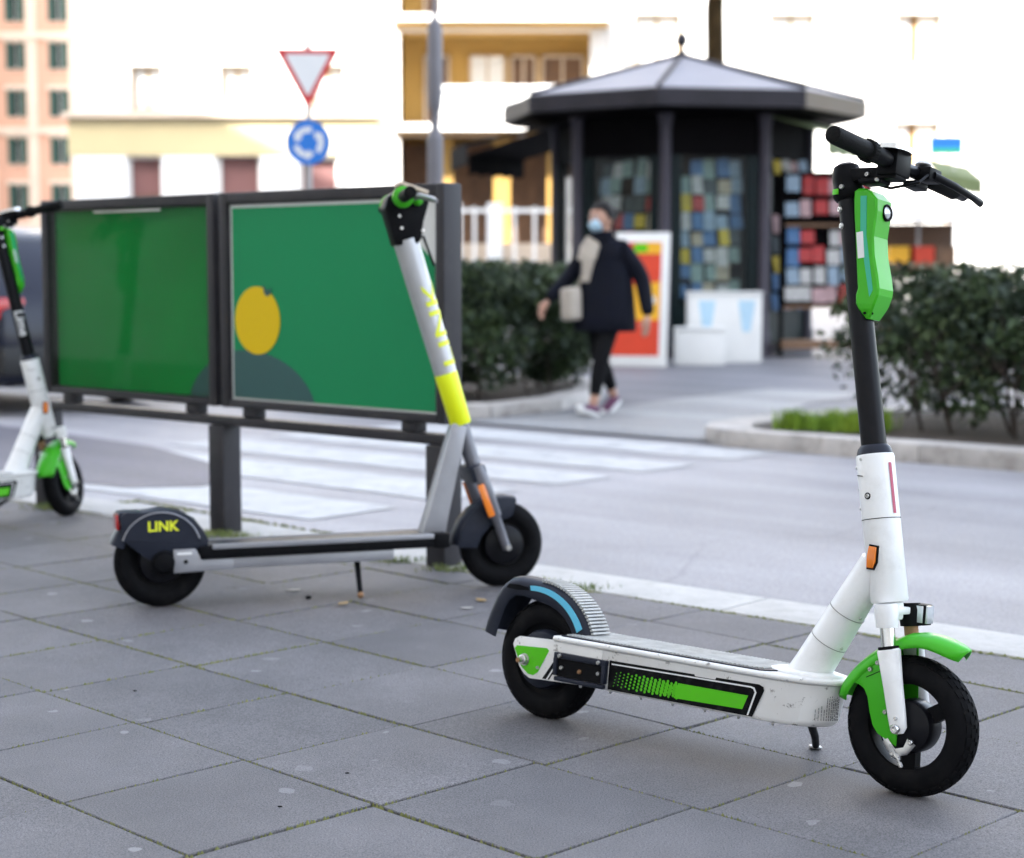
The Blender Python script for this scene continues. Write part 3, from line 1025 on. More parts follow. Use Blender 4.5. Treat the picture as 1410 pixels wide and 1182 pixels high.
def wheel(parent, c, kind, T, Rw=0.128):
    """tyre, rim and hub; axis along local y"""
    rim = M()
    ty = M()
    tw = 0.029
    prof = []
    for k in range(19):
        a = -0.72 * PI + 1.44 * PI * k / 18
        rr = Rw - 0.030 + 0.030 * math.cos(a)
        prof.append((rr, tw * math.sin(a)))
    ty.lathe(prof, c, seg=56)
    # tread blocks
    for k in range(34):
        a = 2 * PI * k / 34
        for sgn in (-1, 1):
            for j in range(3):
                b0 = sgn * (0.10 + j * 0.30)
                a2 = a + j * 0.055 + (0.09 if sgn > 0 else 0)
                rr = Rw - 0.030 + 0.0308 * math.cos(b0)
                p = Vector((math.cos(a2) * rr, tw * math.sin(b0), math.sin(a2) * rr)) + Vector(c)
                nrm = Vector((math.cos(a2) * math.cos(b0), math.sin(b0), math.sin(a2) * math.cos(b0)))
                tan = Vector((-math.sin(a2), 0, math.cos(a2)))
                bi = nrm.cross(tan)
                rot = Matrix((tan, bi, nrm)).transposed()
                ty.box(p, (0.0155, 0.0085, 0.0022), rot)
    if kind == 'spoked':
        rim.lathe([(0.103, -0.020), (0.103, 0.020), (0.078, 0.016), (0.076, 0.0), (0.078, -0.016), (0.103, -0.020)], c, seg=48)
        for k in range(3):
            a = 2 * PI * k / 3 + 0.55
            d = Vector((math.cos(a), 0, math.sin(a)))
            t = Vector((-math.sin(a), 0, math.cos(a)))
            rot = Matrix((d, Vector((0, 1, 0)), t)).transposed()
            q = M()
            q.box(Vector(c) + d * 0.062, (0.045, 0.022, 0.030), rot)
            rim.merge(q)
        hb = M()
        hb.lathe([(0.0, -0.034), (0.030, -0.034), (0.047, -0.026), (0.050, -0.018), (0.050, 0.018), (0.047, 0.026), (0.030, 0.034), (0.0, 0.034)], c, seg=36)
    else:
        rim.lathe([(0.103, -0.021), (0.098, -0.024), (0.092, -0.016), (0.07, -0.010), (0.04, -0.012), (0.0, -0.012)], c, seg=48)
        rim.lathe([(0.103, 0.021), (0.098, 0.024), (0.092, 0.016), (0.07, 0.010), (0.04, 0.012), (0.0, 0.012)], c, seg=48)
        rim.lathe([(0.103, -0.021), (0.103, 0.021)], c, seg=48)
        hb = M()
        hb.lathe([(0.0, -0.045), (0.040, -0.045), (0.060, -0.036), (0.064, -0.026), (0.064, 0.026), (0.060, 0.036), (0.040, 0.045), (0.0, 0.045)], c, seg=40)
    if T is not None:
        ty.xf(T); rim.xf(T); hb.xf(T)
    w = rim.build('wheel', 'black', parent)
    ty.build('tyre', 'tyre', w)
    hb.build('hub', 'black_tube' if kind == 'spoked' or Rw > 0.129 else 'navy', w)
    return w


def bolt(parent, p, r, nrm=(0, -1, 0), m='steel', T=None, h=0.005, name='bolt'):
    b = M()
    b.lathe([(r, 0), (r, h * .5), (r * .75, h), (r * .45, h), (r * .38, h * .45), (0, h * .45)], p, nrm, seg=12)
    if T is not None:
        b.xf(T)
    return b.build(name, m, parent)


def fender_arc(c, prof, halfw, flange, th=0.004, crown=0.008):
    """prof: list of (angle deg, radius); curved plate with rounded edges and side flanges, about axis y through c"""
    rings = []
    full_w = halfw
    for a, r, *ws in prof:
        halfw = full_w * (ws[0] if ws else 1.0)
        a = math.radians(a)
        d = Vector((math.cos(a), 0, math.sin(a)))
        cs = [(-halfw - .001, r - flange), (-halfw, r - 0.012), (-halfw * .92, r - 0.003), (-halfw * .5, r + crown * .7), (0, r + crown), (halfw * .5, r + crown * .7), (halfw * .92, r - .003), (halfw, r - .012), (halfw + .001, r - flange)]
        cs += [(y * 0.93, q - th) for y, q in reversed(cs)]
        rings.append([Vector(c) + d * q + Vector((0, y, 0)) for y, q in cs])
    m = M()
    m.ring_loft(rings)
    return m


def lime(name, label, mw, steer, stem_text):
    root = empty(name, mw=mw)
    A0 = Vector((0.797, 0, 0.351))
    AX = (Vector((0.641, 0, 1.131)) - A0).normalized()
    T = Matrix.Translation(A0) @ Matrix.Rotation(math.radians(steer), 4, AX) @ Matrix.Translation(-A0)
    def P(m, nm, mt, par=root, **k):
        return m.xf(T).build(nm, mt, par, **k)
    at = lambda s: A0 + AX * s
    # --- rear wheel, plates, deck
    wheel(root, (0, 0, 0.128), 'disc', None)
    levels = [(0.096, -0.004, 0.690), (0.106, 0.0, 0.702), (0.170, 0.0, 0.716), (0.179, 0.002, 0.722)]
    def outline(inset, tip, xr=0.118):
        hw = 0.0812 + inset
        pts = [(xr, -hw), (0.35, -hw), (0.53, -hw)]
        n = 14
        for k in range(1, n):
            a = -PI / 2 + PI * k / n
            pts.append((0.56 + (tip - 0.56) * max(0, math.cos(a)) ** 0.75, hw * math.sin(a)))
        pts += [(0.53, hw), (0.35, hw), (xr, hw)]
        return pts
    b = M()
    b.ring_loft([[Vector((x, y, z)) for x, y in outline(i, t)] for z, i, t in levels])
    deck = b.build('deck', 'white_worn', root, bevel=0.004, angle=50)
    lip = M()
    lip.ring_loft([[Vector((x, y, z)) for x, y in outline(i, t, 0.072)] for z, i, t in ((0.1795, 0.004, 0.724), (0.183, 0.008, 0.729), (0.188, 0.008, 0.729), (0.191, 0.005, 0.725))])
    lip.build('deck_rim', 'white_worn', deck, bevel=0.0, angle=60)
    gm = M()
    gm.ring_loft([[Vector((x, y, z)) for x, y in outline(-0.004, 0.60, 0.085)] for z in (0.1913, 0.1935)])
    gmo = gm.build('grip_mat', 'navy', deck)
    ri = M()
    x = 0.095
    while x < 0.575:
        hwx = 0.07 if x < 0.53 else 0.07 * math.sqrt(max(0.05, 1 - ((x - .53) / .075) ** 2))
        ri.box((x, 0, 0.1948), (0.0045, 2 * hwx, 0.0024))
        x += 0.0095
    ri.build('ridges', 'mat_grip', gmo, smooth=False)
    # axle plates with green field
    pl = [(-0.040, 0.158), (-0.036, 0.170), (-0.024, 0.177), (0.078, 0.182), (0.2, 0.1785), (0.2, 0.100), (0.052, 0.094), (0.012, 0.092), (-0.004, 0.099), (-0.018, 0.113)]
    for sy in (-1, 1):
        q = M()
        q.prism(pl, XZ(0), sy * 0.0780, sy * 0.0835)
        po = q.build('axle_plate', 'white_worn', root, bevel=0.0012)
        q = M()
        q.prism([(-0.034, 0.150), (-0.028, 0.157), (0.054, 0.162), (0.060, 0.157), (0.034, 0.108), (0.022, 0.100), (0.008, 0.101), (-0.012, 0.114)], XZ(0), sy * 0.0835, sy * 0.0845)
        q.build('green_field', 'green2', po)
        nt_ = M()
        nt_.lathe([(0.013, 0), (0.013, 0.003), (0.0105, 0.003), (0.0105, 0.010), (0.008, 0.012), (0.005, 0.012), (0.005, 0.024), (0.0, 0.024)], (-0.004, sy * 0.084, 0.130), (0, sy, 0), seg=6 * 3)
        no = nt_.build('axle_nut', 'steel', po)
        q = M()
        q.cyl((-0.004, sy * 0.1055, 0.130), (-0.004, sy * 0.1085, 0.130), 0.0052, 10)
        q.build('axle_end', 'rusty', no)
        bolt(po, (0.034, sy * 0.084, 0.118), 0.0038, (0, sy, 0))
        # side decal: black field, white outline, green halftone
        f = lambda u, v, w, s_=sy: Vector((u, s_ * w, v))
        dk = M()
        dk.prism([(0.219, 0.100), (0.568, 0.1015), (0.590, 0.155), (0.588, 0.162), (0.578, 0.1655), (0.48, 0.1640), (0.478, 0.1595), (0.43, 0.1590), (0.428, 0.1625), (0.219, 0.1600)], f, 0.0812, 0.0822)
        dk.prism([(0.047, 0.0965), (0.066, 0.0970), (0.098, 0.1480), (0.098, 0.1590), (0.088, 0.1560)], f, 0.0836, 0.0842)
        do = dk.build('side_decal', 'decal_black', deck, smooth=False)
        ln = M()
        ln.prism([(0.225, 0.1520), (0.560, 0.1565), (0.566, 0.1550), (0.570, 0.1490), (0.556, 0.1030), (0.5595, 0.1030), (0.5740, 0.1490), (0.5690, 0.1580), (0.561, 0.1595), (0.225, 0.1545)], f, 0.0823, 0.0826)
        ln.prism([(0.058, 0.0970), (0.062, 0.0970), (0.094, 0.1470), (0.091, 0.1480)], f, 0.0843, 0.0846)
        ln.build('outline_print', 'decal_white', do, smooth=False)
        gr = M()
        gr.prism([(0.384, 0.1085), (0.545, 0.1125), (0.556, 0.1405), (0.392, 0.1395)], f, 0.0823, 0.0827)
        for i in range(17):
            xx = 0.236 + i * 0.0098
            rad = 0.0010 + 0.0046 * (i / 16) ** 0.9
            for j in range(5):
                zz = 0.1095 + j * 0.0066 + (0.0033 if i % 2 else 0)
                if zz + rad > 0.1405 or zz - rad < 0.1075:
                    rad2 = min(rad, 0.003)
                else:
                    rad2 = rad
                gr.prism([(xx + (zz - .12) * .2 + rad2 * math.cos(2 * PI * k / 8), zz + rad2 * math.sin(2 * PI * k / 8)) for k in range(8)], f, 0.0823, 0.0826)
        gr.build('halftone_print', 'green2', do, smooth=False)
        # battery bracket
        br = M()
        br.box((0.150, sy * 0.0885, 0.1530), (0.136, 0.013, 0.012))
        br.box((0.150, sy * 0.0885, 0.1040), (0.128, 0.013, 0.009))
        br.box((0.0855, sy * 0.0885, 0.129), (0.009, 0.013, 0.038))
        br.box((0.2125, sy * 0.0885, 0.129), (0.009, 0.013, 0.038))
        bo = br.build('socket_frame', 'navy', root, bevel=0.0025)
        br = M()
        br.box((0.149, sy * 0.0865, 0.128), (0.117, 0.006, 0.037))
        br.build('socket_plate', 'black', bo)
        for bx, bz in ((0.099, 0.153), (0.201, 0.153)):
            bolt(bo, (bx, sy * 0.095, bz), 0.0045, (0, sy, 0))
        for bx, bz, m_ in ((0.102, 0.128, 'steel'), (0.150, 0.126, 'rusty'), (0.199, 0.130, 'steel')):
            bolt(bo, (bx, sy * 0.0895, bz), 0.0048, (0, sy, 0), m_)
    for k in range(7):
        bolt(deck, (0.14 + k * 0.078, -0.070, 0.0955), 0.0032, (0, 0, -1))
    # compliance label on the nose
    lb = M()
    rl = random.Random(5)
    for k in range(11):
        t = -0.62 + k * 0.052
        a = math.asin(t)
        xx = 0.56 + (0.7125 - 0.56) * max(0, math.cos(a)) ** 0.75
        yy = 0.0822 * math.sin(a)
        nx = Vector((math.cos(a) * 0.62, math.sin(a), 0)).normalized()
        tx = Vector((0, 0, 1)).cross(nx)
        rot = Matrix((tx, nx, Vector((0, 0, 1)))).transposed()
        z = 0.112
        ze = 0.134 if k < 4 else 0.166
        while z < ze:
            l = rl.uniform(0.002, 0.007)
            lb.box(Vector((xx, yy, z + l / 2)) - nx * 0.0006, (0.0013, 0.0016, l), rot)
            z += l + rl.uniform(0.0008, 0.002)
    lb.build('label_print', 'grey_print', deck, smooth=False)
    # rear mudguard
    prof = [(166, 0.170), (158, 0.172), (148, 0.176), (138, 0.184), (130, 0.190), (122, 0.190), (114, 0.181), (104, 0.168), (94, 0.161), (82, 0.157), (70, 0.154), (58, 0.151), (46, 0.147), (35, 0.143), (26, 0.140)]
    fd = fender_arc((0, 0, 0.128), prof, 0.040, 0.034)
    fdo = fd.build('rear_mudguard', 'navy', root, angle=60)
    rb = M()
    for k in range(24):
        a = math.radians(26 + k * 3.0)
        r = 0.140 + (0.161 - 0.140) * (k / 23) + 0.0075
        d = Vector((math.cos(a), 0, math.sin(a)))
        rot = Matrix((Vector((-math.sin(a), 0, math.cos(a))), Vector((0, 1, 0)), d)).transposed()
        rb.box(Vector((0, 0, 0.128)) + d * r, (0.0045, 0.060, 0.006), rot)
    rb.build('grip_ribs', 'mat_grip', fdo, smooth=False)
    bs = M()
    n = 14
    outer, inner = [], []
    for k in range(n + 1):
        a_ = 36 + (104 - 36) * k / n
        r = 0.143 + (0.166 - 0.143) * k / n
        wd = 0.0165 * (1 - 0.35 * k / n)
        a = math.radians(a_)
        outer.append((math.cos(a) * (r - 0.006), 0.128 + math.sin(a) * (r - 0.006)))
        inner.append((math.cos(a) * (r - 0.006 - wd), 0.128 + math.sin(a) * (r - 0.006 - wd)))
    for k in range(n):
        bs.prism([outer[k], outer[k + 1], inner[k + 1], inner[k]], XZ(0), -0.0412, -0.0425)
    bs.build('blue_strip', 'blue_sticker', fdo, smooth=False)
    gp_ = M()
    gp_.prism([(-0.105, 0.272), (-0.098, 0.281), (-0.070, 0.282), (-0.045, 0.279), (-0.040, 0.273), (-0.075, 0.270)], XZ(0), -0.0412, -0.0422)
    gp_.build('dark_inlay', 'black', fdo)
    # kickstand
    ks = M()
    ks.tube([(0.630, 0.030, 0.098), (0.600, 0.110, 0.052), (0.576, 0.158, 0.026)], [0.0085, 0.008, 0.0075], 10)
    kso = ks.build('kickstand', 'black', root)
    q = M()
    q.lathe([(0.0, 0.0), (0.013, 0.0), (0.014, 0.004), (0.010, 0.007), (0.0, 0.008)], (0.572, 0.163, 0.0195), (0.0, 0.12, 1), seg=14)
    q.build('foot', 'steel', kso)
    # --- neck
    nk = M()
    n0, n1 = Vector((0.632, 0, 0.182)), Vector((0.766, 0, 0.420))
    nk.tube([n0, n0.lerp(n1, 0.12), n1], [0.041, 0.039, 0.033], 24)
    nko = nk.build('neck', 'white', root)
    nd = (n1 - n0).normalized()
    for t in (0.33, 0.58):
        q = M()
        c = n0.lerp(n1, t)
        q.tube([c, c + nd * 0.0012], [0.0394 - 0.00455 * (t - .12)] * 2, 24)
        q.build('seam', 'grey_print', nko)
    for t in (0.36, 0.62, 0.80):
        c = n0.lerp(n1, t)
        nn = Vector((nd.z, -0.35, -nd.x)).normalized()
        bolt(nko, c + nn * 0.0365, 0.003, nn, h=0.003)
    col_ = M()
    col_.ring_loft([[Vector((0.634 + rr * 1.5 * math.cos(2 * PI * k / 28), rr * math.sin(2 * PI * k / 28), z)) for k in range(28)] for rr, z in ((0.052, 0.1912), (0.051, 0.196), (0.043, 0.199))])
    col_.build('neck_collar', 'white', nko, angle=60)
    # --- head tube
    hd = M()
    hd.tube([at(-0.002), at(0.003), at(0.15), at(0.274), at(0.278)], [0.0335, 0.0355, 0.036, 0.0362, 0.0345], 30)
    hdo = hd.build('head_tube', 'white', root)
    sm = M()
    sm.tube([at(0.1545), at(0.156)], 0.0366, 30)
    sm.build('seam', 'decal_black', hdo)
    sl = M()
    for k in range(8):
        a = math.radians(205 + k * 6.0)
        d = Vector((math.cos(a), math.sin(a), 0))
        sl.box(at(0.235) + d * 0.0363, (0.002, 0.0042, 0.0016), Matrix.Rotation(a, 3, 'Z'))
    sl.build('slot', 'decal_black', hdo, smooth=False)
    for s, a, r_ in ((0.198, 262, 0.0048), (0.267, 250, 0.003), (0.250, 203, 0.0042), (0.172, 203, 0.0042), (0.208, 200, 0.002)):
        a = math.radians(a)
        d = Vector((math.cos(a), math.sin(a), 0))
        bolt(hdo, at(s) + d * 0.0345, r_, d, h=0.004)
        if r_ > .0045:
            q = M()
            q.lathe([(0.0065, 0.0), (0.0065, 0.0022), (0.0045, 0.0022)], at(s) + d * 0.0345, d, seg=14)
            q.build('washer', 'decal_black', hdo)
    pk = M()
    for k in range(8):
        s0, s1 = 0.17 + k * 0.012, 0.17 + (k + 1) * 0.012
        for j in range(2):
            a0, a1 = math.radians(-22 + j * 6), math.radians(-16 + j * 6)
            ds = [Vector((math.cos(a), math.sin(a), 0)) * 0.0376 for a in (a0, a1)]
            pk.add([at(s0) + ds[0], at(s0) + ds[1], at(s1) + ds[1], at(s1) + ds[0]], [(0, 1, 2, 3)])
    pk.build('reflector_strip', 'pink', hdo)
    rf = M()
    d = Vector((math.cos(math.radians(258)), math.sin(math.radians(258)), 0))
    rot = Matrix((Vector((0, 0, 1)).cross(d).normalized() * -1, d, Vector((0, 0, 1)))).transposed()
    bk = M()
    poly = [(-0.009, -0.021), (0.005, -0.021), (0.010, -0.008), (0.010, 0.019), (-0.007, 0.020), (-0.010, 0.0)]
    base = at(0.083) + d * 0.034
    bk.prism([(u * 1.22, v * 1.16) for u, v in poly], lambda u, v, w: base + rot @ Vector((-u, w, v)), 0, 0.004)
    bko = bk.build('side_reflector', 'black', hdo)
    rf.prism(poly, lambda u, v, w: base + rot @ Vector((-u, w, v)), 0.0038, 0.0075)
    rf.build('lens', 'orange', bko, bevel=0.0012)
    # --- steering: fork, wheel, mudguard
    wheel_c = (0.863, 0, 0.128)
    wheel(root, wheel_c, 'spoked', T)
    cr = M()
    cr.tube([at(-0.003), at(-0.018), at(-0.036)], [0.026, 0.025, 0.021], 20)
    cr.box((0.812, 0, 0.336), (0.030, 0.10, 0.014))
    cro = P(cr, 'fork_crown', 'white', bevel=0.004)
    for sy in (-1, 1):
        q = M()
        top = Vector((0.815, sy * 0.047, 0.349))
        mid = Vector((0.821, sy * 0.047, 0.306))
        q.tube([top, top.lerp(mid, .3), mid], [0.020, 0.0225, 0.0195], 18)
        cup = P(q, 'fork_cup', 'white' if sy < 0 else 'black')
        leg = Vector((0.860, sy * 0.049, 0.128))
        sl_top = Vector((0.827, sy * 0.047, 0.268))
        q = M()
        q.cyl(mid, sl_top + (leg - sl_top) * 0.1, 0.0135, 16)
        P(q, 'stanchion', 'chrome' if sy < 0 else 'rusty')
        q = M()
        d_ = (leg - sl_top).normalized()
        q.tube([sl_top, sl_top + d_ * 0.004, sl_top.lerp(leg, 0.5), leg - d_ * 0.018, leg + d_ * 0.002, leg + d_ * 0.012], [0.020, 0.0235, 0.0195, 0.0180, 0.0165, 0.009], 18, sy=0.68)
        lo = P(q, 'fork_leg', 'white')
        q = M()
        q.tube([sl_top - d_ * 0.004, sl_top + d_ * 0.002], 0.0205, 18, sy=0.74)
        P(q, 'dust_seal', 'decal_black', lo)
        bolt(lo, leg + Vector((0, sy * 0.0115, -0.002)), 0.0095, (0, sy, 0), 'chrome', T, h=0.007, name='axle_nut')
        bolt(lo, leg + Vector((-.001, sy * 0.0105, 0.017)), 0.004, (0, sy, 0), 'chrome', T, h=0.004)
    ff = [(167, 0.148, .70), (163, 0.147, .90), (157, 0.146), (148, 0.144), (138, 0.143), (126, 0.144), (114, 0.148), (104, 0.155), (94, 0.163), (84, 0.169), (76, 0.172), (69, 0.174), (64, 0.1755, .95), (60, 0.177, .82), (57.5, 0.178, .62), (56, 0.178, .35)]
    fo = P(fender_arc(wheel_c, ff, 0.040, 0.016), 'front_mudguard', 'green', angle=60)
    for sy in (-1, 1):
        q = M()
        q.prism([(0.752, 0.195), (0.762, 0.224), (0.790, 0.252), (0.822, 0.268), (0.846, 0.272), (0.853, 0.18), (0.852, 0.090), (0.838, 0.096), (0.812, 0.108), (0.801, 0.122), (0.793, 0.145), (0.786, 0.172), (0.778, 0.186), (0.767, 0.192)], XZ(0), sy * 0.0345, sy * 0.0375)
        so = P(q, 'mudguard_side', 'green', fo, bevel=0.0015)
        for bx, bz in ((0.789, 0.224), (0.803, 0.238), (0.826, 0.150)):
            bolt(so, (bx, sy * 0.0375, bz), 0.0048, (0, sy, 0), 'steel', T)
        q = M()
        a_, b_ = Vector((0.781, sy * 0.0378, 0.208)), Vector((0.850, sy * 0.0378, 0.246))
        q.tube([a_, b_], 0.0008, 5)
        P(q, 'crease', 'decal_black', so)
    # brake arm and cable end
    q = M()
    q.tube([(0.884, -0.040, 0.104), (0.874, -0.042, 0.086), (0.850, -0.042, 0.078), (0.832, -0.042, 0.100)], [0.010, 0.0075, 0.009, 0.006], 12, sy=0.22)
    bo = P(q, 'brake_arm', 'steel')
    bolt(bo, (0.884, -0.043, 0.104), 0.006, (0, -1, 0), 'chrome', T)
    bolt(bo, (0.851, -0.045, 0.079), 0.0065, (0, -1, 0), 'chrome', T)
    q = M()
    q.tube([(0.845, -0.048, 0.094), (0.863, -0.048, 0.070), (0.872, -0.048, 0.056)], [0.0022, 0.0022, 0.002], 8)
    q.tube([(0.857, -0.048, 0.078), (0.8615, -0.048, 0.072)], 0.0055, 8)
    q.tube([(0.867, -0.048, 0.064), (0.8715, -0.048, 0.057)], 0.0042, 8)
    P(q, 'cable_end', 'steel', bo)
    # front reflector on the far cup
    q = M()
    q.box((0.838, 0.056, 0.330), (0.026, 0.034, 0.040))
    ro = P(q, 'front_reflector', 'black', bevel=0.004)
    q = M()
    q.box((0.852, 0.056, 0.331), (0.006, 0.026, 0.034))
    q.box((0.840, 0.0385, 0.331), (0.016, 0.003, 0.032))
    P(q, 'lens', 'lens', ro, bevel=0.0012)
    # --- stem
    q = M()
    q.tube([at(0.278), at(0.290), at(0.296)], [0.0345, 0.031, 0.026], 26)
    P(q, 'collar', 'navy')
    q = M()
    q.tube([at(0.29), at(0.55), at(0.80)], [0.0245, 0.0235, 0.0215], 26)
    sto = P(q, 'stem', 'black_tube')
    for s in (0.755, 0.722):
        dd = Vector((math.cos(math.radians(235)), math.sin(math.radians(235)), 0))
        bolt(sto, at(s) + dd * 0.0205, 0.0062, dd, 'steel', T)
    q = M()
    q.tube([at(0.775), at(0.782), at(0.795), at(0.800), at(0.815), at(0.828), at(0.842), at(0.848)], [0.026, 0.0305, 0.0315, 0.0285, 0.029, 0.028, 0.024, 0.014], 26)
    clo = P(q, 'stem_clamp', 'black')
    q = M()
    for k in range(4):
        a = math.radians(232 + k * 8)
        dd = Vector((math.cos(a), math.sin(a), 0))
        q.box(at(0.788) + dd * 0.0312, (0.003, 0.0046, 0.0105), Matrix.Rotation(a, 3, 'Z'))
    P(q, 'status_light', 'green2', clo)
    dd = Vector((math.cos(math.radians(275)), math.sin(math.radians(275)), 0))
    bolt(clo, at(0.797) + dd * 0.030, 0.005, dd, 'steel', T)
    # extension block that carries the bar
    q = M()
    q.box((0.690, 0.0, 1.158), (0.09, 0.042, 0.026))
    q.box((0.700, -0.008, 1.143), (0.05, 0.044, 0.012))
    exo = P(q, 'bar_bracket', 'black', bevel=0.006)
    bolt(exo, (0.692, -0.0215, 1.156), 0.005, (0, -1, 0), 'steel', T)
    bolt(exo, (0.718, -0.0295, 1.144), 0.004, (0, -1, 0), 'steel', T)
    BC = Vector((0.735, 0, 1.177))
    BT = Matrix.Translation(BC) @ Matrix.Rotation(math.radians(-3.0), 4, 'X') @ Matrix.Translation(-BC)
    def B(m, nm, mt, par, **k):
        return P(m.xf(BT), nm, mt, par, **k)
    bx, bz = 0.735, 1.180
    q = M()
    q.tube([(bx, -0.10, bz), (bx, 0.10, bz), (bx, 0.30, bz)], 0.0125, 16)
    baro = B(q, 'handlebar', 'black_tube', root)
    q = M()
    q.tube([(bx, -0.238, bz), (bx, -0.236, bz), (bx, -0.225, bz), (bx, -0.115, bz), (bx, -0.11, bz)], [0.010, 0.0158, 0.0172, 0.0165, 0.0165], 22)
    B(q, 'grip', 'rubber', baro)
    q = M()
    q.tube([(bx, -0.112, bz), (bx, -0.110, bz), (bx, -0.092, bz), (bx, -0.088, bz)], [0.0175, 0.0205, 0.0205, 0.018], 24)
    for k in range(20):
        a = 2 * PI * k / 20
        q.box((bx + 0.0205 * math.cos(a), -0.101, bz + 0.0205 * math.sin(a)), (0.0028, 0.018, 0.0028), Matrix.Rotation(-a, 3, 'Y'))
    B(q, 'grip_ring', 'rubber', baro)
    q = M()
    q.tube([(bx, -0.088, bz), (bx, -0.03, bz)], 0.0165, 18)
    q.box((bx, 0.0, bz - 0.004), (0.042, 0.058, 0.046))
    q.box((bx - 0.004, 0.0, bz - 0.028), (0.044, 0.044, 0.012))
    ctr = B(q, 'control_block', 'black', baro, bevel=0.004)
    for yy, zz in ((-0.02, 0.012), (0.018, 0.012), (-0.02, -0.02), (0.018, -0.02)):
        b_ = M()
        b_.lathe([(0.0045, 0), (0.0045, 0.0012), (0, 0.0012)], (bx - 0.0212, yy, bz + zz), (-1, 0, 0), seg=10)
        B(b_, 'screw', 'decal_black', ctr)
    # display: silver rim, dark glass
    q = M()
    q.ring_loft([[Vector((bx + 0.004 + 0.030 * math.cos(2 * PI * k / 24), -0.012 + 0.043 * math.sin(2 * PI * k / 24), bz + z_)) for k in range(24)] for z_ in (0.018, 0.026, 0.028)])
    di = B(q, 'display', 'chrome', ctr, angle=50)
    q = M()
    q.ring_loft([[Vector((bx + 0.004 + 0.024 * math.cos(2 * PI * k / 24), -0.012 + 0.036 * math.sin(2 * PI * k / 24), bz + z_)) for k in range(24)] for z_ in (0.028, 0.0295)])
    B(q, 'screen', 'dark_glass', di)
    # far side: grip, brake perch, lever
    q = M()
    q.tube([(bx, 0.14, bz), (bx, 0.142, bz), (bx, 0.255, bz), (bx, 0.262, bz)], [0.0165, 0.0175, 0.0172, 0.011], 20)
    B(q, 'grip', 'rubber', baro)
    q = M()
    q.box((bx + 0.018, 0.105, bz - 0.002), (0.034, 0.05, 0.026))
    q.box((bx + 0.004, 0.085, bz - 0.026), (0.03, 0.05, 0.014))
    pe = B(q, 'brake_perch', 'black', baro, bevel=0.004)
    q = M()
    q.tube([(bx + 0.034, 0.098, bz - 0.004), (bx + 0.048, 0.16, bz - 0.012), (bx + 0.050, 0.24, bz - 0.018), (bx + 0.046, 0.285, bz - 0.020), (bx + 0.045, 0.292, bz - 0.020)], [0.008, 0.0075, 0.007, 0.0085, 0.004], 12, sy=0.8)
    B(q, 'brake_lever', 'black', pe)
    q = M()
    q.sphere((bx + 0.002, 0.112, bz + 0.022), 0.016, 14, 8, (1, 1, .55))
    B(q, 'bell', 'steel', pe)
    # brake cable
    q = M()
    q.tube([(bx + 0.03, 0.085, bz - 0.004), (bx + 0.035, 0.04, bz - 0.03), (bx - 0.01, 0.015, bz - 0.045), (bx - 0.05, 0.01, bz - 0.035)], 0.003, 8)
    B(q, 'cable', 'black', pe)
    # --- battery and lamp unit (green)
    def un(x, y, z):
        return Vector((x, y, z))
    prof = [(1.1300, .672, .690, .020), (1.1240, .670, .704, .0295), (1.1080, .6705, .7205, .0305), (1.085, .673, .7225, .0305), (1.037, .680, .7190, .0305), (1.000, .685, .7240, .0305), (0.960, .690, .7350, .0305),
            (0.938, .6935, .7395, .0305), (0.925, .6905, .7385, .0305), (0.908, .692, .7330, .0305), (0.899, .697, .7290, .029), (0.880, .712, .7200, .022)]
    secs = []
    c_ = 0.0035
    for z, xb, xf, hw_ in prof:
        secs.append([un(xb, -hw_ + c_, z), un(xb + c_, -hw_, z), un(xf - c_, -hw_, z), un(xf, -hw_ + c_, z), un(xf, hw_ - c_, z), un(xf - c_, hw_, z), un(xb + c_, hw_, z), un(xb, hw_ - c_, z)])
    q = M()
    q.ring_loft(secs)
    bat = P(q, 'battery_unit', 'green', angle=9)
    q = M()
    q.prism([(0.686, 1.114), (0.699, 1.114), (0.7045, 1.04), (0.7275, 0.934), (0.721, 0.921), (0.692, 1.04)], XZ(0), -0.0305, -0.0311)
    P(q, 'teal_strip', 'teal', bat, smooth=False)
    q = M()
    q.prism([(0.683, 1.044), (0.697, 1.046), (0.7045, 0.996), (0.691, 0.994)], XZ(0), -0.0312, -0.0318)
    P(q, 'white_sticker', 'decal_white', bat, smooth=False)
    q = M()
    dl = Vector((0.97, -0.1, 0.08)).normalized()
    lc = Vector((0.7185, 0.010, 1.086))
    q.lathe([(0.0165, 0), (0.0165, 0.006), (0.0140, 0.008), (0.0130, 0.004), (0.0, 0.003)], lc, dl, seg=20)
    la = P(q, 'lamp', 'black', bat)
    q = M()
    q.lathe([(0.0130, 0.004), (0.009, 0.0075), (0.0, 0.009)], lc, dl, seg=20)
    P(q, 'lens', 'lens', la)
    for k in range(2):
        bolt(bat, (0.712 + k * 0.012, -0.0265 + k * .006, 0.891 + k * 0.0), 0.003, (0.1, -0.7, -0.7), 'decal_black', T, h=0.002)
    if stem_text:
        tm = dice(text_m('Lime', 0.052, 0.0006, 0.001))
        w = max(p.x for p in tm.v)
        out = M()
        vs = []
        for p in tm.v:
            s = 0.47 - p.x           # reading downwards
            a = math.radians(stem_text) + (p.y - 0.016) / 0.0245
            dd = Vector((math.cos(a), math.sin(a), 0))
            vs.append(at(s) + dd * (0.0252 + (p.z > 0) * 0.0006))
        out.add(vs, tm.f)
        P(out, 'lettering', 'decal_white', sto, smooth=False)
    tag(root, label, 'scooter', 'parked electric scooters')
    return root

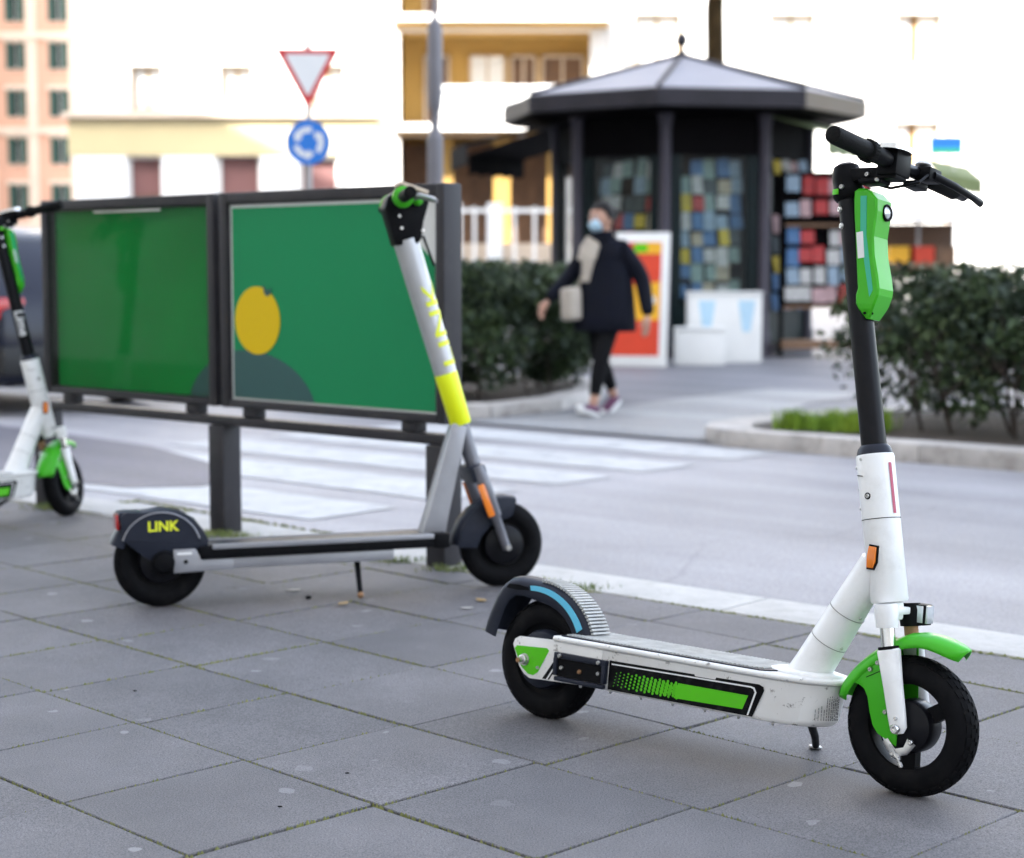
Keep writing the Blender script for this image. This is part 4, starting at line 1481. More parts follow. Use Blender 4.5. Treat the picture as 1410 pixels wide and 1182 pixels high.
HL = math.degrees(math.atan2(3.149 - 3.716, 0.743 - 0.074))
lime('electric_scooter', 'white and green electric scooter standing in front on the paving, with black stem', frame_mw((0.074, 3.716, 0), HL, 7), 0, None)
h2 = math.radians(50)
lime('electric_scooter', 'white and green electric scooter cut off by the picture edge, left of the billboard', frame_mw((-1.758 - 0.863 * math.cos(h2), 6.836 - 0.863 * math.sin(h2), 0), 50, 5), 26, 215)


def link():
    h = math.degrees(math.atan2(5.308 - 4.981, -0.018 + 1.016))
    root = empty('electric_scooter', mw=frame_mw((-1.016, 4.981, 0), h, 3))
    tag(root, 'grey electric scooter with yellow stem band standing before the billboard', 'scooter', 'parked electric scooters')
    wheel(root, (0, 0, 0.130), 'disc', None, 0.130)
    fwc = (1.035, 0, 0.130)
    wheel(root, fwc, 'disc', None, 0.130)
    # deck
    q = M()
    q.box((0.455, 0, 0.1545), (0.70, 0.165, 0.036))
    q.build('deck', 'black', root, bevel=0.006)
    q = M()
    q.box((0.46, 0, 0.1745), (0.66, 0.150, 0.003))
    q.build('grip_mat', 'navy', root)
    q = M()
    q.box((0.47, -0.0790, 0.1715), (0.66, 0.012, 0.015))
    q.box((0.47, 0.0790, 0.1715), (0.66, 0.012, 0.015))
    q.build('deck_edge', 'silver', root, bevel=0.002)
    q = M()
    q.box((0.40, 0, 0.121), (0.56, 0.14, 0.032))
    q.build('underside', 'silver', root, bevel=0.005)
    q = M()
    q.box((0.825, 0, 0.156), (0.05, 0.172, 0.046))
    q.build('deck_end', 'black', root, bevel=0.008)
    for sy in (-1, 1):
        q = M()
        q.prism([(0.030, 0.100), (0.20, 0.104), (0.20, 0.134), (0.112, 0.134), (0.092, 0.168), (0.030, 0.168)], XZ(0), sy * 0.066, sy * 0.074)
        po = q.build('axle_plate', 'silver', root, bevel=0.002)
        bolt(po, (0.064, sy * 0.0745, 0.132), 0.006, (0, sy, 0), 'decal_black')
        q = M()
        q.prism([(0.040, 0.152), (0.082, 0.152), (0.082, 0.159), (0.040, 0.159)], XZ(0), sy * 0.0742, sy * 0.0748)
        q.build('label_print', 'decal_white', po, smooth=False)
        q = M()
        q.lathe([(0.034, 0), (0.034, 0.006), (0.026, 0.018), (0.012, 0.021), (0, 0.021)], (0.004, sy * 0.062, 0.132), (0, sy, 0), seg=24)
        q.build('hub_cap', 'black', root)
    # rear mudguard: hood with side covers
    hood = fender_arc((0.0, 0, 0.130), [(158, 0.150), (145, 0.152), (130, 0.152), (110, 0.152), (90, 0.152), (70, 0.152), (50, 0.150), (32, 0.146)], 0.052, 0.03, crown=0.006)
    ho = hood.build('rear_mudguard', 'navy', root, angle=60)
    for sy in (-1, 1):
        poly = [(-0.100, 0.190), (-0.112, 0.222), (-0.116, 0.268), (-0.098, 0.279), (-0.052, 0.276)] + [(0.145 * math.cos(math.radians(a)), 0.130 + 0.151 * math.sin(math.radians(a))) for a in range(100, 22, -7)] + [(0.128, 0.168), (0.030, 0.148), (-0.030, 0.135), (-0.055, 0.152)]
        q = M()
        q.prism(poly, XZ(0), sy * 0.050, sy * 0.058)
        co = q.build('side_cover', 'navy', ho, bevel=0.003)
        q = M()
        q.prism([(0.115 * math.cos(math.radians(a)) - .002, 0.168 + 0.108 * math.sin(math.radians(a))) for a in range(8, 175, 8)] + [(-0.098, 0.198), (0.096, 0.182)], XZ(0), sy * 0.058, sy * 0.0588)
        io = q.build('inlay', 'navy', co, smooth=False)
        q = M()
        arc = [(0.112 * math.cos(math.radians(a)) - .002, 0.170 + 0.105 * math.sin(math.radians(a))) for a in range(14, 170, 6)]
        q.tube([Vector((x, sy * 0.0588, z)) for x, z in arc], 0.0022, 6)
        q.build('trim_line', 'silver', io)
        tm = text_m('LINK', 0.040, 0.0005, 0.0012)
        w = max(p.x for p in tm.v)
        o2 = M()
        if sy < 0:
            o2.add([Vector((-0.040 + p.x, -0.0594 - (p.z > 0) * .0006, 0.222 + p.y)) for p in tm.v], tm.f)
        else:
            o2.add([Vector((0.052 - p.x, 0.0594 + (p.z > 0) * .0006, 0.222 + p.y)) for p in tm.v], tm.f)
        o2.build('lettering', 'yellow2', io, smooth=False)
    q = M()
    q.box((-0.085, 0, 0.266), (0.07, 0.098, 0.026))
    q.build('tail_block', 'navy', ho, bevel=0.008)
    q = M()
    q.box((-0.121, 0, 0.250), (0.010, 0.085, 0.044))
    q.build('tail_light', 'red', root, bevel=0.004)
    # kickstand
    q = M()
    q.tube([(0.575, -0.03, 0.105), (0.573, -0.075, 0.012)], [0.009, 0.0075], 10)
    ko = q.build('kickstand', 'black', root)
    q = M()
    q.sphere((0.573, -0.078, 0.0075), 0.0105, 10, 6)
    q.build('foot', 'rusty', ko)
    # diagonal strut (box section)
    q = M()
    a_, b_ = Vector((0.812, 0, 0.165)), Vector((0.905, 0, 0.50))
    d = (b_ - a_).normalized()
    nrm = Vector((d.z, 0, -d.x))
    rings = []
    for t, w, hw in ((0, 0.036, 0.036), (0.25, 0.031, 0.034), (0.8, 0.026, 0.030), (1.0, 0.022, 0.028)):
        c = a_.lerp(b_, t)
        rings.append([c - nrm * w - Vector((0, hw, 0)), c + nrm * w - Vector((0, hw, 0)), c + nrm * w + Vector((0, hw, 0)), c - nrm * w + Vector((0, hw, 0))])
    q.ring_loft(rings)
    q.build('strut', 'silver', root, bevel=0.006)
    # stem along its axis
    s0, s1 = Vector((0.753, 0, 1.05)), Vector((0.955, 0, 0.36))
    ax = (s1 - s0).normalized()
    at = lambda s: s0 + ax * s
    q = M()
    q.tube([at(-0.01), at(0.41)], [0.0385, 0.0345], 26)
    sto = q.build('stem', 'silver_l', root)
    q = M()
    q.tube([at(0.410), at(0.413), at(0.570), at(0.573)], [0.0345, 0.0350, 0.0325, 0.031], 26)
    q.build('yellow_band', 'yellow', root)
    q = M()
    q.tube([at(0.570), at(0.66), at(0.73)], [0.0245, 0.0235, 0.0225], 20)
    q.build('steering_tube', 'silver_d', root)
    # lettering up the stem
    tm = dice(text_m('LINK', 0.085, 0.0006, 0.001), 0.008)
    w = max(p.x for p in tm.v)
    o2 = M()
    vs = []
    for p in tm.v:
        s = 0.395 - p.x * (0.27 / w)
        r = 0.0385 - 0.0095 * s + 0.0010 + (p.z > 0) * .0006
        a = math.radians(-60) - (p.y - 0.030) / 0.042
        vs.append(at(s) + Vector((math.cos(a) * ax.z * -1, math.sin(a), math.cos(a) * ax.x)) * r)
    o2.add(vs, tm.f)
    o2.build('lettering', 'yellow2', sto, smooth=False)
    # head
    q = M()
    q.prism([(0.712, 1.040), (0.700, 1.085), (0.680, 1.150), (0.690, 1.186), (0.722, 1.205), (0.792, 1.200), (0.822, 1.185), (0.812, 1.150), (0.800, 1.110), (0.794, 1.062), (0.780, 1.044)], XZ(0), -0.034, 0.034)
    hd = q.build('stem_head', 'black', root, bevel=0.008)
    for bx, bz in ((0.724, 1.128), (0.730, 1.092), (0.795, 1.085)):
        bolt(hd, (bx, -0.034, bz), 0.006, (0, -1, 0), 'chrome')
    bx, bz = 0.725, 1.175
    rotz = Matrix.Translation((bx, 0, bz)) @ Matrix.Rotation(math.radians(-6), 4, 'Z') @ Matrix.Translation((-bx, 0, -bz))
    q = M()
    q.tube([(bx, -0.26, bz), (bx, 0.26, bz)], 0.0125, 14)
    bo = q.xf(rotz).build('handlebar', 'black_tube', root)
    for sy in (-1, 1):
        q = M()
        q.tube([(bx, sy * 0.275, bz), (bx, sy * 0.272, bz), (bx, sy * 0.150, bz), (bx, sy * 0.145, bz)], [0.012, 0.0185, 0.0175, 0.013], 20)
        q.xf(rotz).build('grip', 'rubber', bo)
        q = M()
        q.tube([(bx, sy * 0.146, bz), (bx, sy * 0.140, bz), (bx, sy * 0.126, bz), (bx, sy * 0.120, bz)], [0.020, 0.0315, 0.0315, 0.022], 28)
        q.xf(rotz).build('status_ring', 'green', bo)
        q = M()
        q.tube([(bx + 0.02, sy * 0.09, bz - .002), (bx + 0.05, sy * 0.12, bz + 0.004), (bx + 0.075, sy * 0.20, bz - 0.012), (bx + 0.08, sy * 0.25, bz - 0.022)], [0.009, 0.010, 0.009, 0.006], 10, sy=0.7)
        q.xf(rotz).build('brake_lever', 'silver', bo)
        q = M()
        q.box((bx + 0.006, sy * 0.085, bz), (0.04, 0.06, 0.036))
        q.xf(rotz).build('brake_perch', 'black', bo, bevel=0.005)
    q = M()
    q.sphere((bx + 0.052, -0.052, bz - 0.002), 0.016, 12, 8)
    q.build('green_light', 'green', hd)
    q = M()
    q.box((0.772, 0.0, 1.212), (0.090, 0.085, 0.012), Matrix.Rotation(math.radians(18), 3, 'Y'))
    q.build('display', 'stone_trim', hd, bevel=0.004)
    # fork
    cb = Vector((0.953, 0, 0.372))
    q = M()
    q.box((0.950, 0, 0.352), (0.05, 0.145, 0.05), Matrix.Rotation(math.radians(-16), 3, 'Y'))
    co = q.build('fork_crown', 'navy', root, bevel=0.010)
    for sy in (-1, 1):
        q = M()
        tp, lw = Vector((0.945, sy * 0.064, 0.375)), Vector((1.035, sy * 0.064, 0.118))
        q.tube([tp, tp.lerp(lw, 0.15), tp.lerp(lw, 0.6), tp.lerp(lw, 0.62), lw], [0.019, 0.022, 0.020, 0.0145, 0.0135], 14, sy=0.75)
        fo = q.build('fork_leg', 'silver_d', root)
        q = M()
        c0, c1 = tp.lerp(lw, 0.20), tp.lerp(lw, 0.58)
        dd = (c1 - c0).normalized()
        c = c0.lerp(c1, .5) + Vector((-0.014, sy * 0.016, -0.004))
        rot = Matrix((Vector((dd.z, 0, -dd.x)) * -1, Vector((0, 1, 0)), dd)).transposed()
        q.box(c, (0.022, 0.008, (c1 - c0).length), rot)
        q.build('side_reflector', 'orange', fo, bevel=0.003)
        bolt(fo, lw + Vector((0, sy * 0.011, 0.006)), 0.010, (0, sy, 0), 'steel', h=0.008, name='axle_nut')
    ff = fender_arc(fwc, [(178, 0.152), (165, 0.152), (150, 0.150), (132, 0.148), (115, 0.146), (100, 0.145), (88, 0.145), (74, 0.145)], 0.046, 0.05)
    fo = ff.build('front_mudguard', 'navy', root, angle=60)
    for sy in (-1, 1):
        q = M()
        q.prism([(0.884, 0.128)] + [(1.035 + 0.146 * math.cos(math.radians(a)), 0.130 + 0.146 * math.sin(math.radians(a))) for a in range(172, 70, -8)] + [(1.055, 0.215), (1.00, 0.20), (0.96, 0.16), (0.945, 0.125)], XZ(0), sy * 0.043, sy * 0.047)
        q.build('mudguard_side', 'navy', fo, bevel=0.0015)
    # cable from head to fork
    q = M()
    q.tube([(0.800, -0.02, 1.07), (0.83, -0.03, 0.98)], 0.004, 6)
    q.build('cable', 'black', root)
    return root
link()

# ================================================================== LITTLE THINGS ON THE PAVING
def leaf_obj(x, y, s, m, lab, rot):
    t = M()
    n = 10
    top = [(s * (k / n - .5), s * 0.26 * math.sin(PI * k / n) ** .8) for k in range(n + 1)]
    pts = top + [(a, -b) for a, b in reversed(top[1:-1])]
    t.prism(pts, lambda u, v, w: Vector((u, v, w + 0.004 + 2.2 * (u * u + v * v))), 0, 0.0008)
    o = t.build('fallen_leaf', m)
    o.location = (x, y, 0.001)
    o.rotation_euler = (0, 0, rot)
    tag(o, lab, 'leaf', 'fallen leaves on the paving')
MT['leaf_y'] = mat('yellow_leaf', (0.36, 0.24, 0.10), 0.7, var=0.2, scale=40)
MT['leaf_p'] = mat('pale_leaf', (0.42, 0.40, 0.36), 0.7, var=0.2, scale=40)
leaf_obj(-0.66, 5.20, 0.045, 'leaf_p', 'pale dry leaf lying under the deck of the grey scooter', 0.3)
leaf_obj(-0.49, 4.99, 0.05, 'leaf_y', 'yellowish leaf on the paving just in front of the grey scooter kickstand', 1.1)
leaf_obj(-0.09, 5.04, 0.05, 'leaf_y', 'yellowish leaf beside the front wheel of the grey scooter', 2.2)
leaf_obj(-0.13, 4.92, 0.04, 'leaf_p', 'pale leaf below the front wheel of the grey scooter', 0.2)
t = M()
t.sphere((0, 0, 0.006), 0.009, 10, 7, (1.1, 0.9, 0.7))
o = t.build('pebble', 'black')
o.location = (-0.60, 5.075, 0)
tag(o, 'small dark pebble on the paving under the grey scooter', 'pebble')
for i, (x, y, lab) in enumerate(((-0.318, 3.29, 'black crumb on the slab near the lower middle of the paving'), (-0.42, 3.08, 'tiny black crumb near the bottom edge of the picture'), (-0.87, 3.95, 'dark crumb lying on the joint at a slab corner'))):
    t = M()
    t.sphere((0, 0, 0.0015), 0.0027, 8, 5, (1.7, .8, .6))
    o = t.build('crumb', 'black')
    o.location = (x, y, 0)
    tag(o, lab, 'crumb')

# ================================================================== ROAD SIGN, LAMP POST
def sign_post():
    root = empty('road_sign', (-1.965, 17.0, -0.112))
    p = M()
    p.cyl((0, 0.04, 0), (0, 0.04, 3.25), 0.03, 12)
    p.build('pole', 'galv', root)
    def tri(w, y0, y1, z0=2.62):
        h = w * 0.93
        r = 0.03 * w / .6
        pts = []
        for cx, cz, a0 in ((-w / 2 + r * 1.4, 3.19 - (0.6 - w) * .28 - r, 60), (0, 3.19 - (.6 - w) * .28 - h + r * 1.6, 180 + 0), (w / 2 - r * 1.4, 3.19 - (.6 - w) * .28 - r, 0)):
            pass
        zt = 3.19 - (.6 - w) * .28
        pts = [(-w / 2 + .012, zt), (-w / 2, zt - .018), (-.014, zt - h + .008), (0, zt - h), (.014, zt - h + .008), (w / 2, zt - .018), (w / 2 - .012, zt)]
        q = M()
        q.prism(pts, XZ(0), y0, y1)
        return q
    so = tri(0.60, -0.004, 0.004).build('yield_plate', 'sign_red', root, smooth=False)
    tri(0.42, -0.0065, -0.004).build('yield_field', 'sign_white', so, smooth=False)
    zc = 2.30
    n = 40
    q = M()
    q.prism([(0.215 * math.cos(2 * PI * k / n), zc + 0.215 * math.sin(2 * PI * k / n)) for k in range(n)], XZ(0), -0.004, 0.004)
    bo = q.build('roundabout_plate', 'sign_blue', root, smooth=False)
    ar = M()
    for k in range(3):
        a0 = math.radians(75 + 120 * k)
        r0, r1, rm = 0.095, 0.150, 0.1225
        ang = [a0 + math.radians(70) * j / 8 for j in range(9)]
        for j in range(8):
            ar.prism([(r0 * math.cos(ang[j]), zc + r0 * math.sin(ang[j])), (r1 * math.cos(ang[j]), zc + r1 * math.sin(ang[j])), (r1 * math.cos(ang[j + 1]), zc + r1 * math.sin(ang[j + 1])), (r0 * math.cos(ang[j + 1]), zc + r0 * math.sin(ang[j + 1]))], XZ(0), -0.0065, -0.004)
        e = ang[-1]
        f = e + math.radians(34)
        ar.prism([(0.068 * math.cos(e), zc + 0.068 * math.sin(e)), (0.177 * math.cos(e), zc + 0.177 * math.sin(e)), (rm * math.cos(f), zc + rm * math.sin(f))], XZ(0), -0.0065, -0.004)
    ar.build('arrows', 'sign_white', bo, smooth=False)
    tag(root, 'give way triangle above a blue roundabout disc on a thin pole', 'sign')
sign_post()

def lamp_post():
    root = empty('lamp_post', (-0.61, 14.0, -0.112))
    q = M()
    q.lathe([(0.14, 0), (0.14, 0.08), (0.105, 0.14), (0.075, 0.4), (0.064, 0.6), (0.062, 2.12)], (0, 0, 0), (0, 0, 1), 24)
    q.build('base', 'lamp_grey', root)
    q = M()
    q.lathe([(0.062, 2.12), (0.045, 2.16), (0.032, 2.20), (0.032, 2.32), (0.052, 2.36), (0.052, 2.40), (0.058, 2.44), (0.058, 2.98), (0.044, 3.02), (0.020, 3.06), (0.018, 3.2), (0.018, 5.6)], (0, 0, 0), (0, 0, 1), 24)
    q.build('shaft', 'lamp_grey', root)
    q = M()
    q.tube([(0, 0, 5.55), (0.15, -0.2, 5.75), (0.45, -0.6, 5.8)], [0.018, 0.016, 0.014], 10)
    q.build('arm', 'lamp_grey', root)
    q = M()
    q.lathe([(0, 0.16), (0.05, 0.15), (0.16, 0.04), (0.17, 0.0), (0.0, 0.0)], (0.5, -0.66, 5.68), (0, 0, 1), 20)
    q.build('lamp_shade', 'lamp_grey', root)
    tag(root, 'tall slim grey lamp post behind the billboard', 'lamp post')
lamp_post()

# ================================================================== KIOSK
KC = Vector((2.19, 22.85, -0.112))
KR = 1.64
KROT = math.atan2(-KC.y, -KC.x)          # one corner turned to the viewer
def kv(k, r=KR, z=0.0):
    a = KROT - math.radians(6.5) + k * PI / 4
    return Vector((math.cos(a) * r, math.sin(a) * r, z))

def kiosk():
    root = empty('newsstand', KC)
    core = M()
    core.prism([(kv(k, 1.15).x, kv(k, 1.15).y) for k in range(8)], lambda u, v, w: Vector((u, v, w)), 0.05, 3.0)
    core.build('interior', 'kiosk_dark', root, smooth=False)
    pl = M()
    pl.prism([(kv(k, 1.72).x, kv(k, 1.72).y) for k in range(8)], lambda u, v, w: Vector((u, v, w)), 0.0, 0.13)
    pl.build('plinth', 'kiosk_col', root, smooth=False)
    for k in range(8):
        p = kv(k)
        c = M()
        c.tube([p + Vector((0, 0, 0.13)), p + Vector((0, 0, 0.30)), p + Vector((0, 0, 0.34)), p + Vector((0, 0, 2.78)), p + Vector((0, 0, 2.95))], [0.095, 0.095, 0.072, 0.072, 0.10], 12)
        c.build('column', 'kiosk_col', root)
    for k in range(8):
        a, b = kv(k), kv((k + 1) % 8)
        d = (b - a).normalized()
        nrm = Vector((d.y, -d.x, 0))
        L = (b - a).length
        if nrm.dot(a + b) < 0:
            nrm = -nrm
        rot = Matrix((d, nrm, Vector((0, 0, 1)))).transposed()
        mid = (a + b) / 2
        def bx(u, n_, z, su, sn, sz, mt, name, par=root, **kw):
            q = M()
            q.box(mid + d * u + nrm * n_ + Vector((0, 0, z)), (su, sn, sz), rot)
            return q.build(name, mt, par, **kw)
        w = L - 0.17
        bx(0, -0.03, 0.40, w, 0.06, 0.50, 'kiosk_green', 'lower_panel')
        bx(0, -0.03, 2.70, w, 0.06, 0.48, 'kiosk_dark', 'upper_panel')
        bx(0, -0.26, 1.55, w, 0.03, 1.8, 'kiosk_dark', 'backboard')
        fr = M()
        for u, su in ((-w / 2 + 0.06, 0.12), (w / 2 - 0.06, 0.12)):
            fr.box(mid + d * u + nrm * -0.03 + Vector((0, 0, 1.555)), (su, 0.07, 1.80), rot)
        fo = fr.build('window_frame', 'kiosk_green', root)
        if k in (0, 7, 6):
            bx(0, -0.03, 1.555, w - 0.24, 0.008, 1.79, 'glass_k', 'pane', fo)
    # roof
    so = M()
    so.prism([(kv(k, 2.28).x, kv(k, 2.28).y) for k in range(8)], lambda u, v, w: Vector((u, v, w)), 2.96, 3.02)
    so.build('soffit', 'kiosk_dark', root, smooth=False)
    for k in range(8):
        a, b = kv(k, 2.36), kv(k + 1, 2.36)
        q = M()
        ai, bi = kv(k, 2.285), kv(k + 1, 2.285)
        q.add([a + Vector((0, 0, 2.99)), b + Vector((0, 0, 2.99)), b + Vector((0, 0, 3.19)), a + Vector((0, 0, 3.19)), ai + Vector((0, 0, 2.99)), bi + Vector((0, 0, 2.99)), bi + Vector((0, 0, 3.19)), ai + Vector((0, 0, 3.19))],
              [(0, 1, 2, 3), (7, 6, 5, 4), (0, 4, 5, 1), (3, 2, 6, 7), (1, 5, 6, 2), (0, 3, 7, 4)])
        mid = (a + b) / 2
        q.build('fascia', 'tan' if k in (1, 2) else 'kiosk_fascia', root, smooth=False)
        q = M()
        at_ = Vector((0, 0, 3.96))
        r0, r1 = kv(k, 2.34, 3.205), kv(k + 1, 2.34, 3.205)
        t0, t1 = kv(k, 0.10, 3.80), kv(k + 1, 0.10, 3.80)
        q.add([r0, r1, t1, t0, r0 - Vector((0, 0, .03)), r1 - Vector((0, 0, .03)), t1 - Vector((0, 0, .03)), t0 - Vector((0, 0, .03))], [(0, 1, 2, 3), (7, 6, 5, 4), (0, 4, 5, 1), (1, 5, 6, 2), (2, 6, 7, 3), (3, 7, 4, 0)])
        q.build('roof_panel', 'kiosk_roof', root, smooth=False)
        q = M()
        q.tube([r0 + Vector((0, 0, .015)), t0 + Vector((0, 0, .015))], 0.028, 8)
        q.build('roof_ridge', 'kiosk_fascia', root)
    q = M()
    q.lathe([(0.13, 3.78), (0.12, 3.84), (0.05, 3.87), (0.03, 3.93), (0.06, 3.96), (0.085, 4.02), (0.06, 4.09), (0.02, 4.12), (0.012, 4.19), (0, 4.20)], (0, 0, 0), (0, 0, 1), 18)
    q.build('finial', 'kiosk_fascia', root)
    # side awnings: a dark one on the viewer's left, an olive one on the right
    def awning(k, mt, drop, out):
        a, b = kv(k, 1.75, 2.93), kv(k + 1, 1.75, 2.93)
        nrm = ((a + b) / 2)
        nrm = Vector((nrm.x, nrm.y, 0)).normalized()
        q = M()
        a2, b2 = a + nrm * out - Vector((0, 0, drop)), b + nrm * out - Vector((0, 0, drop))
        n = 9
        top, bot = [], []
        for j in range(n + 1):
            t = j / n
            top.append(a.lerp(b, t))
            bot.append(a2.lerp(b2, t))
        vs = top + bot + [p - Vector((0, 0, 0.24 + (0.04 if i % 2 else 0))) for i, p in enumerate(bot)]
        fs = []
        for j in range(n):
            fs += [(j, j + 1, n + 2 + j, n + 1 + j), (n + 1 + j, n + 2 + j, 2 * n + 3 + j, 2 * n + 2 + j)]
        q.add(vs, fs)
        o = q.build('awning', mt, root, smooth=False)
        md = o.modifiers.new('thickness', 'SOLIDIFY')
        md.thickness = 0.012
    awning(6, 'canvas', 0.30, 1.30)
    awning(5, 'canvas', 0.30, 1.30)
    awning(1, 'awning_green', 0.22, 0.75)
    tag(root, 'octagonal dark newsstand with pale pointed roof and finial behind the pedestrian', 'kiosk')
kiosk()

# magazines in the windows: each its own thing
mag_me = {}
for i in range(len(MAGC)):
    q = M()
    q.box((0, 0, 0), (0.165, 0.012, 0.215))
    mag_me[i] = q.mesh('magazine', 'mag%d' % i, smooth=False)
RG = random.Random(21)
ORD = ('first', 'second', 'third', 'fourth', 'fifth', 'sixth', 'seventh', 'eighth', 'ninth')
def magazines(A, B, z0, z1, cols, rows, label, group, inset, fill=0.95, tones=None):
    d = (B - A).normalized()
    nrm = Vector((d.y, -d.x, 0))
    if nrm.dot(Vector((-KC.x, -KC.y, 0))) < 0:
        nrm = -nrm
    L = (B - A).length
    for r in range(rows):
        for c in range(cols):
            if RG.random() > fill:
                continue
            u = L * (c + 0.5) / cols + RG.uniform(-.02, .02)
            z = z0 + (z1 - z0) * (r + 0.5) / rows + RG.uniform(-.02, .02)
            o = place('magazine', mag_me[RG.choice(tones) if tones else RG.randrange(len(MAGC))])
            o.location = A + d * u - nrm * (inset + RG.uniform(-.02, .02)) + Vector((0, 0, z))
            rot = Matrix((d, -nrm, Vector((0, 0, 1)))).transposed().to_4x4()
            o.matrix_world = Matrix.Translation(o.location) @ rot @ Matrix.Rotation(math.radians(RG.uniform(-12, -6)), 4, 'X') @ Matrix.Rotation(RG.uniform(-.05, .05), 4, 'Y') @ Matrix.Diagonal((L / cols / 0.165 * RG.uniform(.72, 1.02), 1, RG.uniform(.75, 1.12), 1))
            tag(o, 'magazine %s from left, %s row down, %s' % (ORD[c], ORD[rows - 1 - r], label), 'magazine', group)
def kw(k, t):
    a, b = KC + kv(k), KC + kv(k + 1)
    return a.lerp(b, t)
PALE = [0, 1, 1, 2, 2, 3, 7, 7, 5, 4, 6]
magazines(kw(7, .17), kw(7, .83), 0.72, 2.42, 5, 8, 'behind the pane above the poster board', 'magazines in the window behind the pedestrian', 0.19, tones=PALE)
magazines(kw(0, .17), kw(0, .83), 0.72, 2.42, 5, 8, 'in the window above the boxes', 'magazines in the window above the boxes', 0.19, tones=PALE)
magazines(kw(6, .2), kw(6, .8), 0.75, 2.42, 3, 6, 'in the window under the awning', 'magazines in the window under the dark awning', 0.19, tones=PALE + [4, 6])
magazines(kw(1, .12), kw(1, .88), 0.55, 2.45, 4, 8, "on the newsstand's right open side", 'magazines on the open side', -0.05, fill=0.9, tones=[0, 8, 4, 1, 5, 3, 2, 6, 7])

# free standing rack right of the newsstand
def rack():
    root = empty('magazine_rack', (3.86, 21.55, -0.112))
    for x in (-0.54, 0.54):
        q = M()
        q.box((x, 0.02, 1.15), (0.05, 0.05, 2.3))
        q.build('post', 'kiosk_dark', root)
    q = M()
    q.box((0, 0.045, 1.45), (1.03, 0.02, 1.65))
    q.build('panel', 'kiosk_dark', root)
    for z in (0.62, 1.62):
        q = M()
        q.box((0, -0.03, z), (1.02, 0.12, 0.03))
        q.build('shelf', 'wood', root)
    q = M()
    q.box((0, 0.0, 0.16), (1.1, 0.4, 0.10))
    q.build('foot', 'wood', root)
    tag(root, 'dark upright magazine rack right of the newsstand, partly behind the white scooter', 'rack')
rack()
magazines(Vector((3.36, 21.53, -0.112)), Vector((4.36, 21.53, -0.112)), 0.66, 1.6, 6, 4, 'on the lower part of the upright rack', 'magazines on the upright rack', -0.03, tones=[0, 8, 2, 4, 1, 0])
magazines(Vector((3.36, 21.53, -0.112)), Vector((4.36, 21.53, -0.112)), 1.68, 2.25, 6, 2, 'on the top shelf of the upright rack', 'magazines on top of the upright rack', -0.03, tones=[8, 4, 0, 1])

# poster board leaning before the kiosk
def poster_board():
    root = empty('poster_board', mw=Matrix.Translation((1.30, 19.45, -0.112)) @ Matrix.Rotation(math.radians(-16), 4, 'Z') @ Matrix.Rotation(math.radians(-7), 4, 'X'))
    w, h = 0.86, 1.50
    q = M()
    q.box((0, 0, h / 2), (w, 0.03, h))
    bo = q.build('board', 'plain_white', root, bevel=0.01)
    def rect(x0, x1, z0, z1, y, mt, nm='print'):
        q = M()
        q.box(((x0 + x1) / 2, y, (z0 + z1) / 2), (x1 - x0, 0.003, z1 - z0))
        q.build(nm, mt, bo, smooth=False)
    rect(-.36, .34, .12, 1.39, -0.0165, 'poster_red')
    rect(-.355, .335, .52, .84, -0.0195, 'poster_amber')
    rect(.05, .335, 1.26, 1.385, -0.0195, 'poster_amber')
    q = M()
    q.prism([(-.355 + .0, .84), (.0, .90), (.2, .93), (.335, .95), (.335, .841), (-.355, .841)], XZ(0), -0.021, -0.018)
    q.build('print', 'poster_amber', bo, smooth=False)
    q = M()
    q.prism([(.03, 1.28), (.18, 1.28), (.18, 1.37), (.03, 1.37)], XZ(0), -0.024, -0.021)
    q.build('print', 'green2', bo, smooth=False)
    for x, z, r in ((.24, .74, .055), (.12, .68, .05), (-.2, .45, .07)):
        q = M()
        q.prism([(x + r * math.cos(2 * PI * k / 16), z + r * math.sin(2 * PI * k / 16)) for k in range(16)], XZ(0), -0.0235, -0.021 if x > 0 else -0.018)
        q.build('print', 'paper' if x > 0.2 else 'poster_amber', bo, smooth=False)
    q = M()
    q.box((0, 0.16, 0.62), (0.5, 0.02, 1.25), Matrix.Rotation(math.radians(14), 3, 'X'))
    q.build('rear_support', 'plain_white', root)
    tag(root, 'red and yellow poster board with white frame leaning behind the pedestrian', 'poster board')
poster_board()

def display_box(x, y, w, d, h, lab, tri):
    root = empty('display_box', (x, y, -0.112))
    q = M()
    q.box((0, 0, h / 2 + 0.001), (w, d, h))
    b = q.build('carton', 'paper', root, bevel=0.012)
    q = M()
    q.box((0, -0.01, h + 0.012), (w * 1.03, d * 1.05, 0.02))
    q.build('lid', 'plain_white', root, bevel=0.006)
    for t in tri:
        q = M()
        q.prism([(t - .10, h * .9), (t + .10, h * .9), (t + .045, h * .45), (t - .045, h * .45)], XZ(0), -d / 2 - 0.003, -d / 2)
        q.build('print', 'mask', b, smooth=False)
    tag(root, lab, 'box', 'white boxes before the newsstand')
display_box(2.48, 20.45, 0.84, 0.42, 0.80, 'large white box with pale blue prints under the newsstand window', (-.22, .24))
display_box(2.14, 19.90, 0.55, 0.35, 0.40, 'smaller white box on the ground in front of the larger one', ())

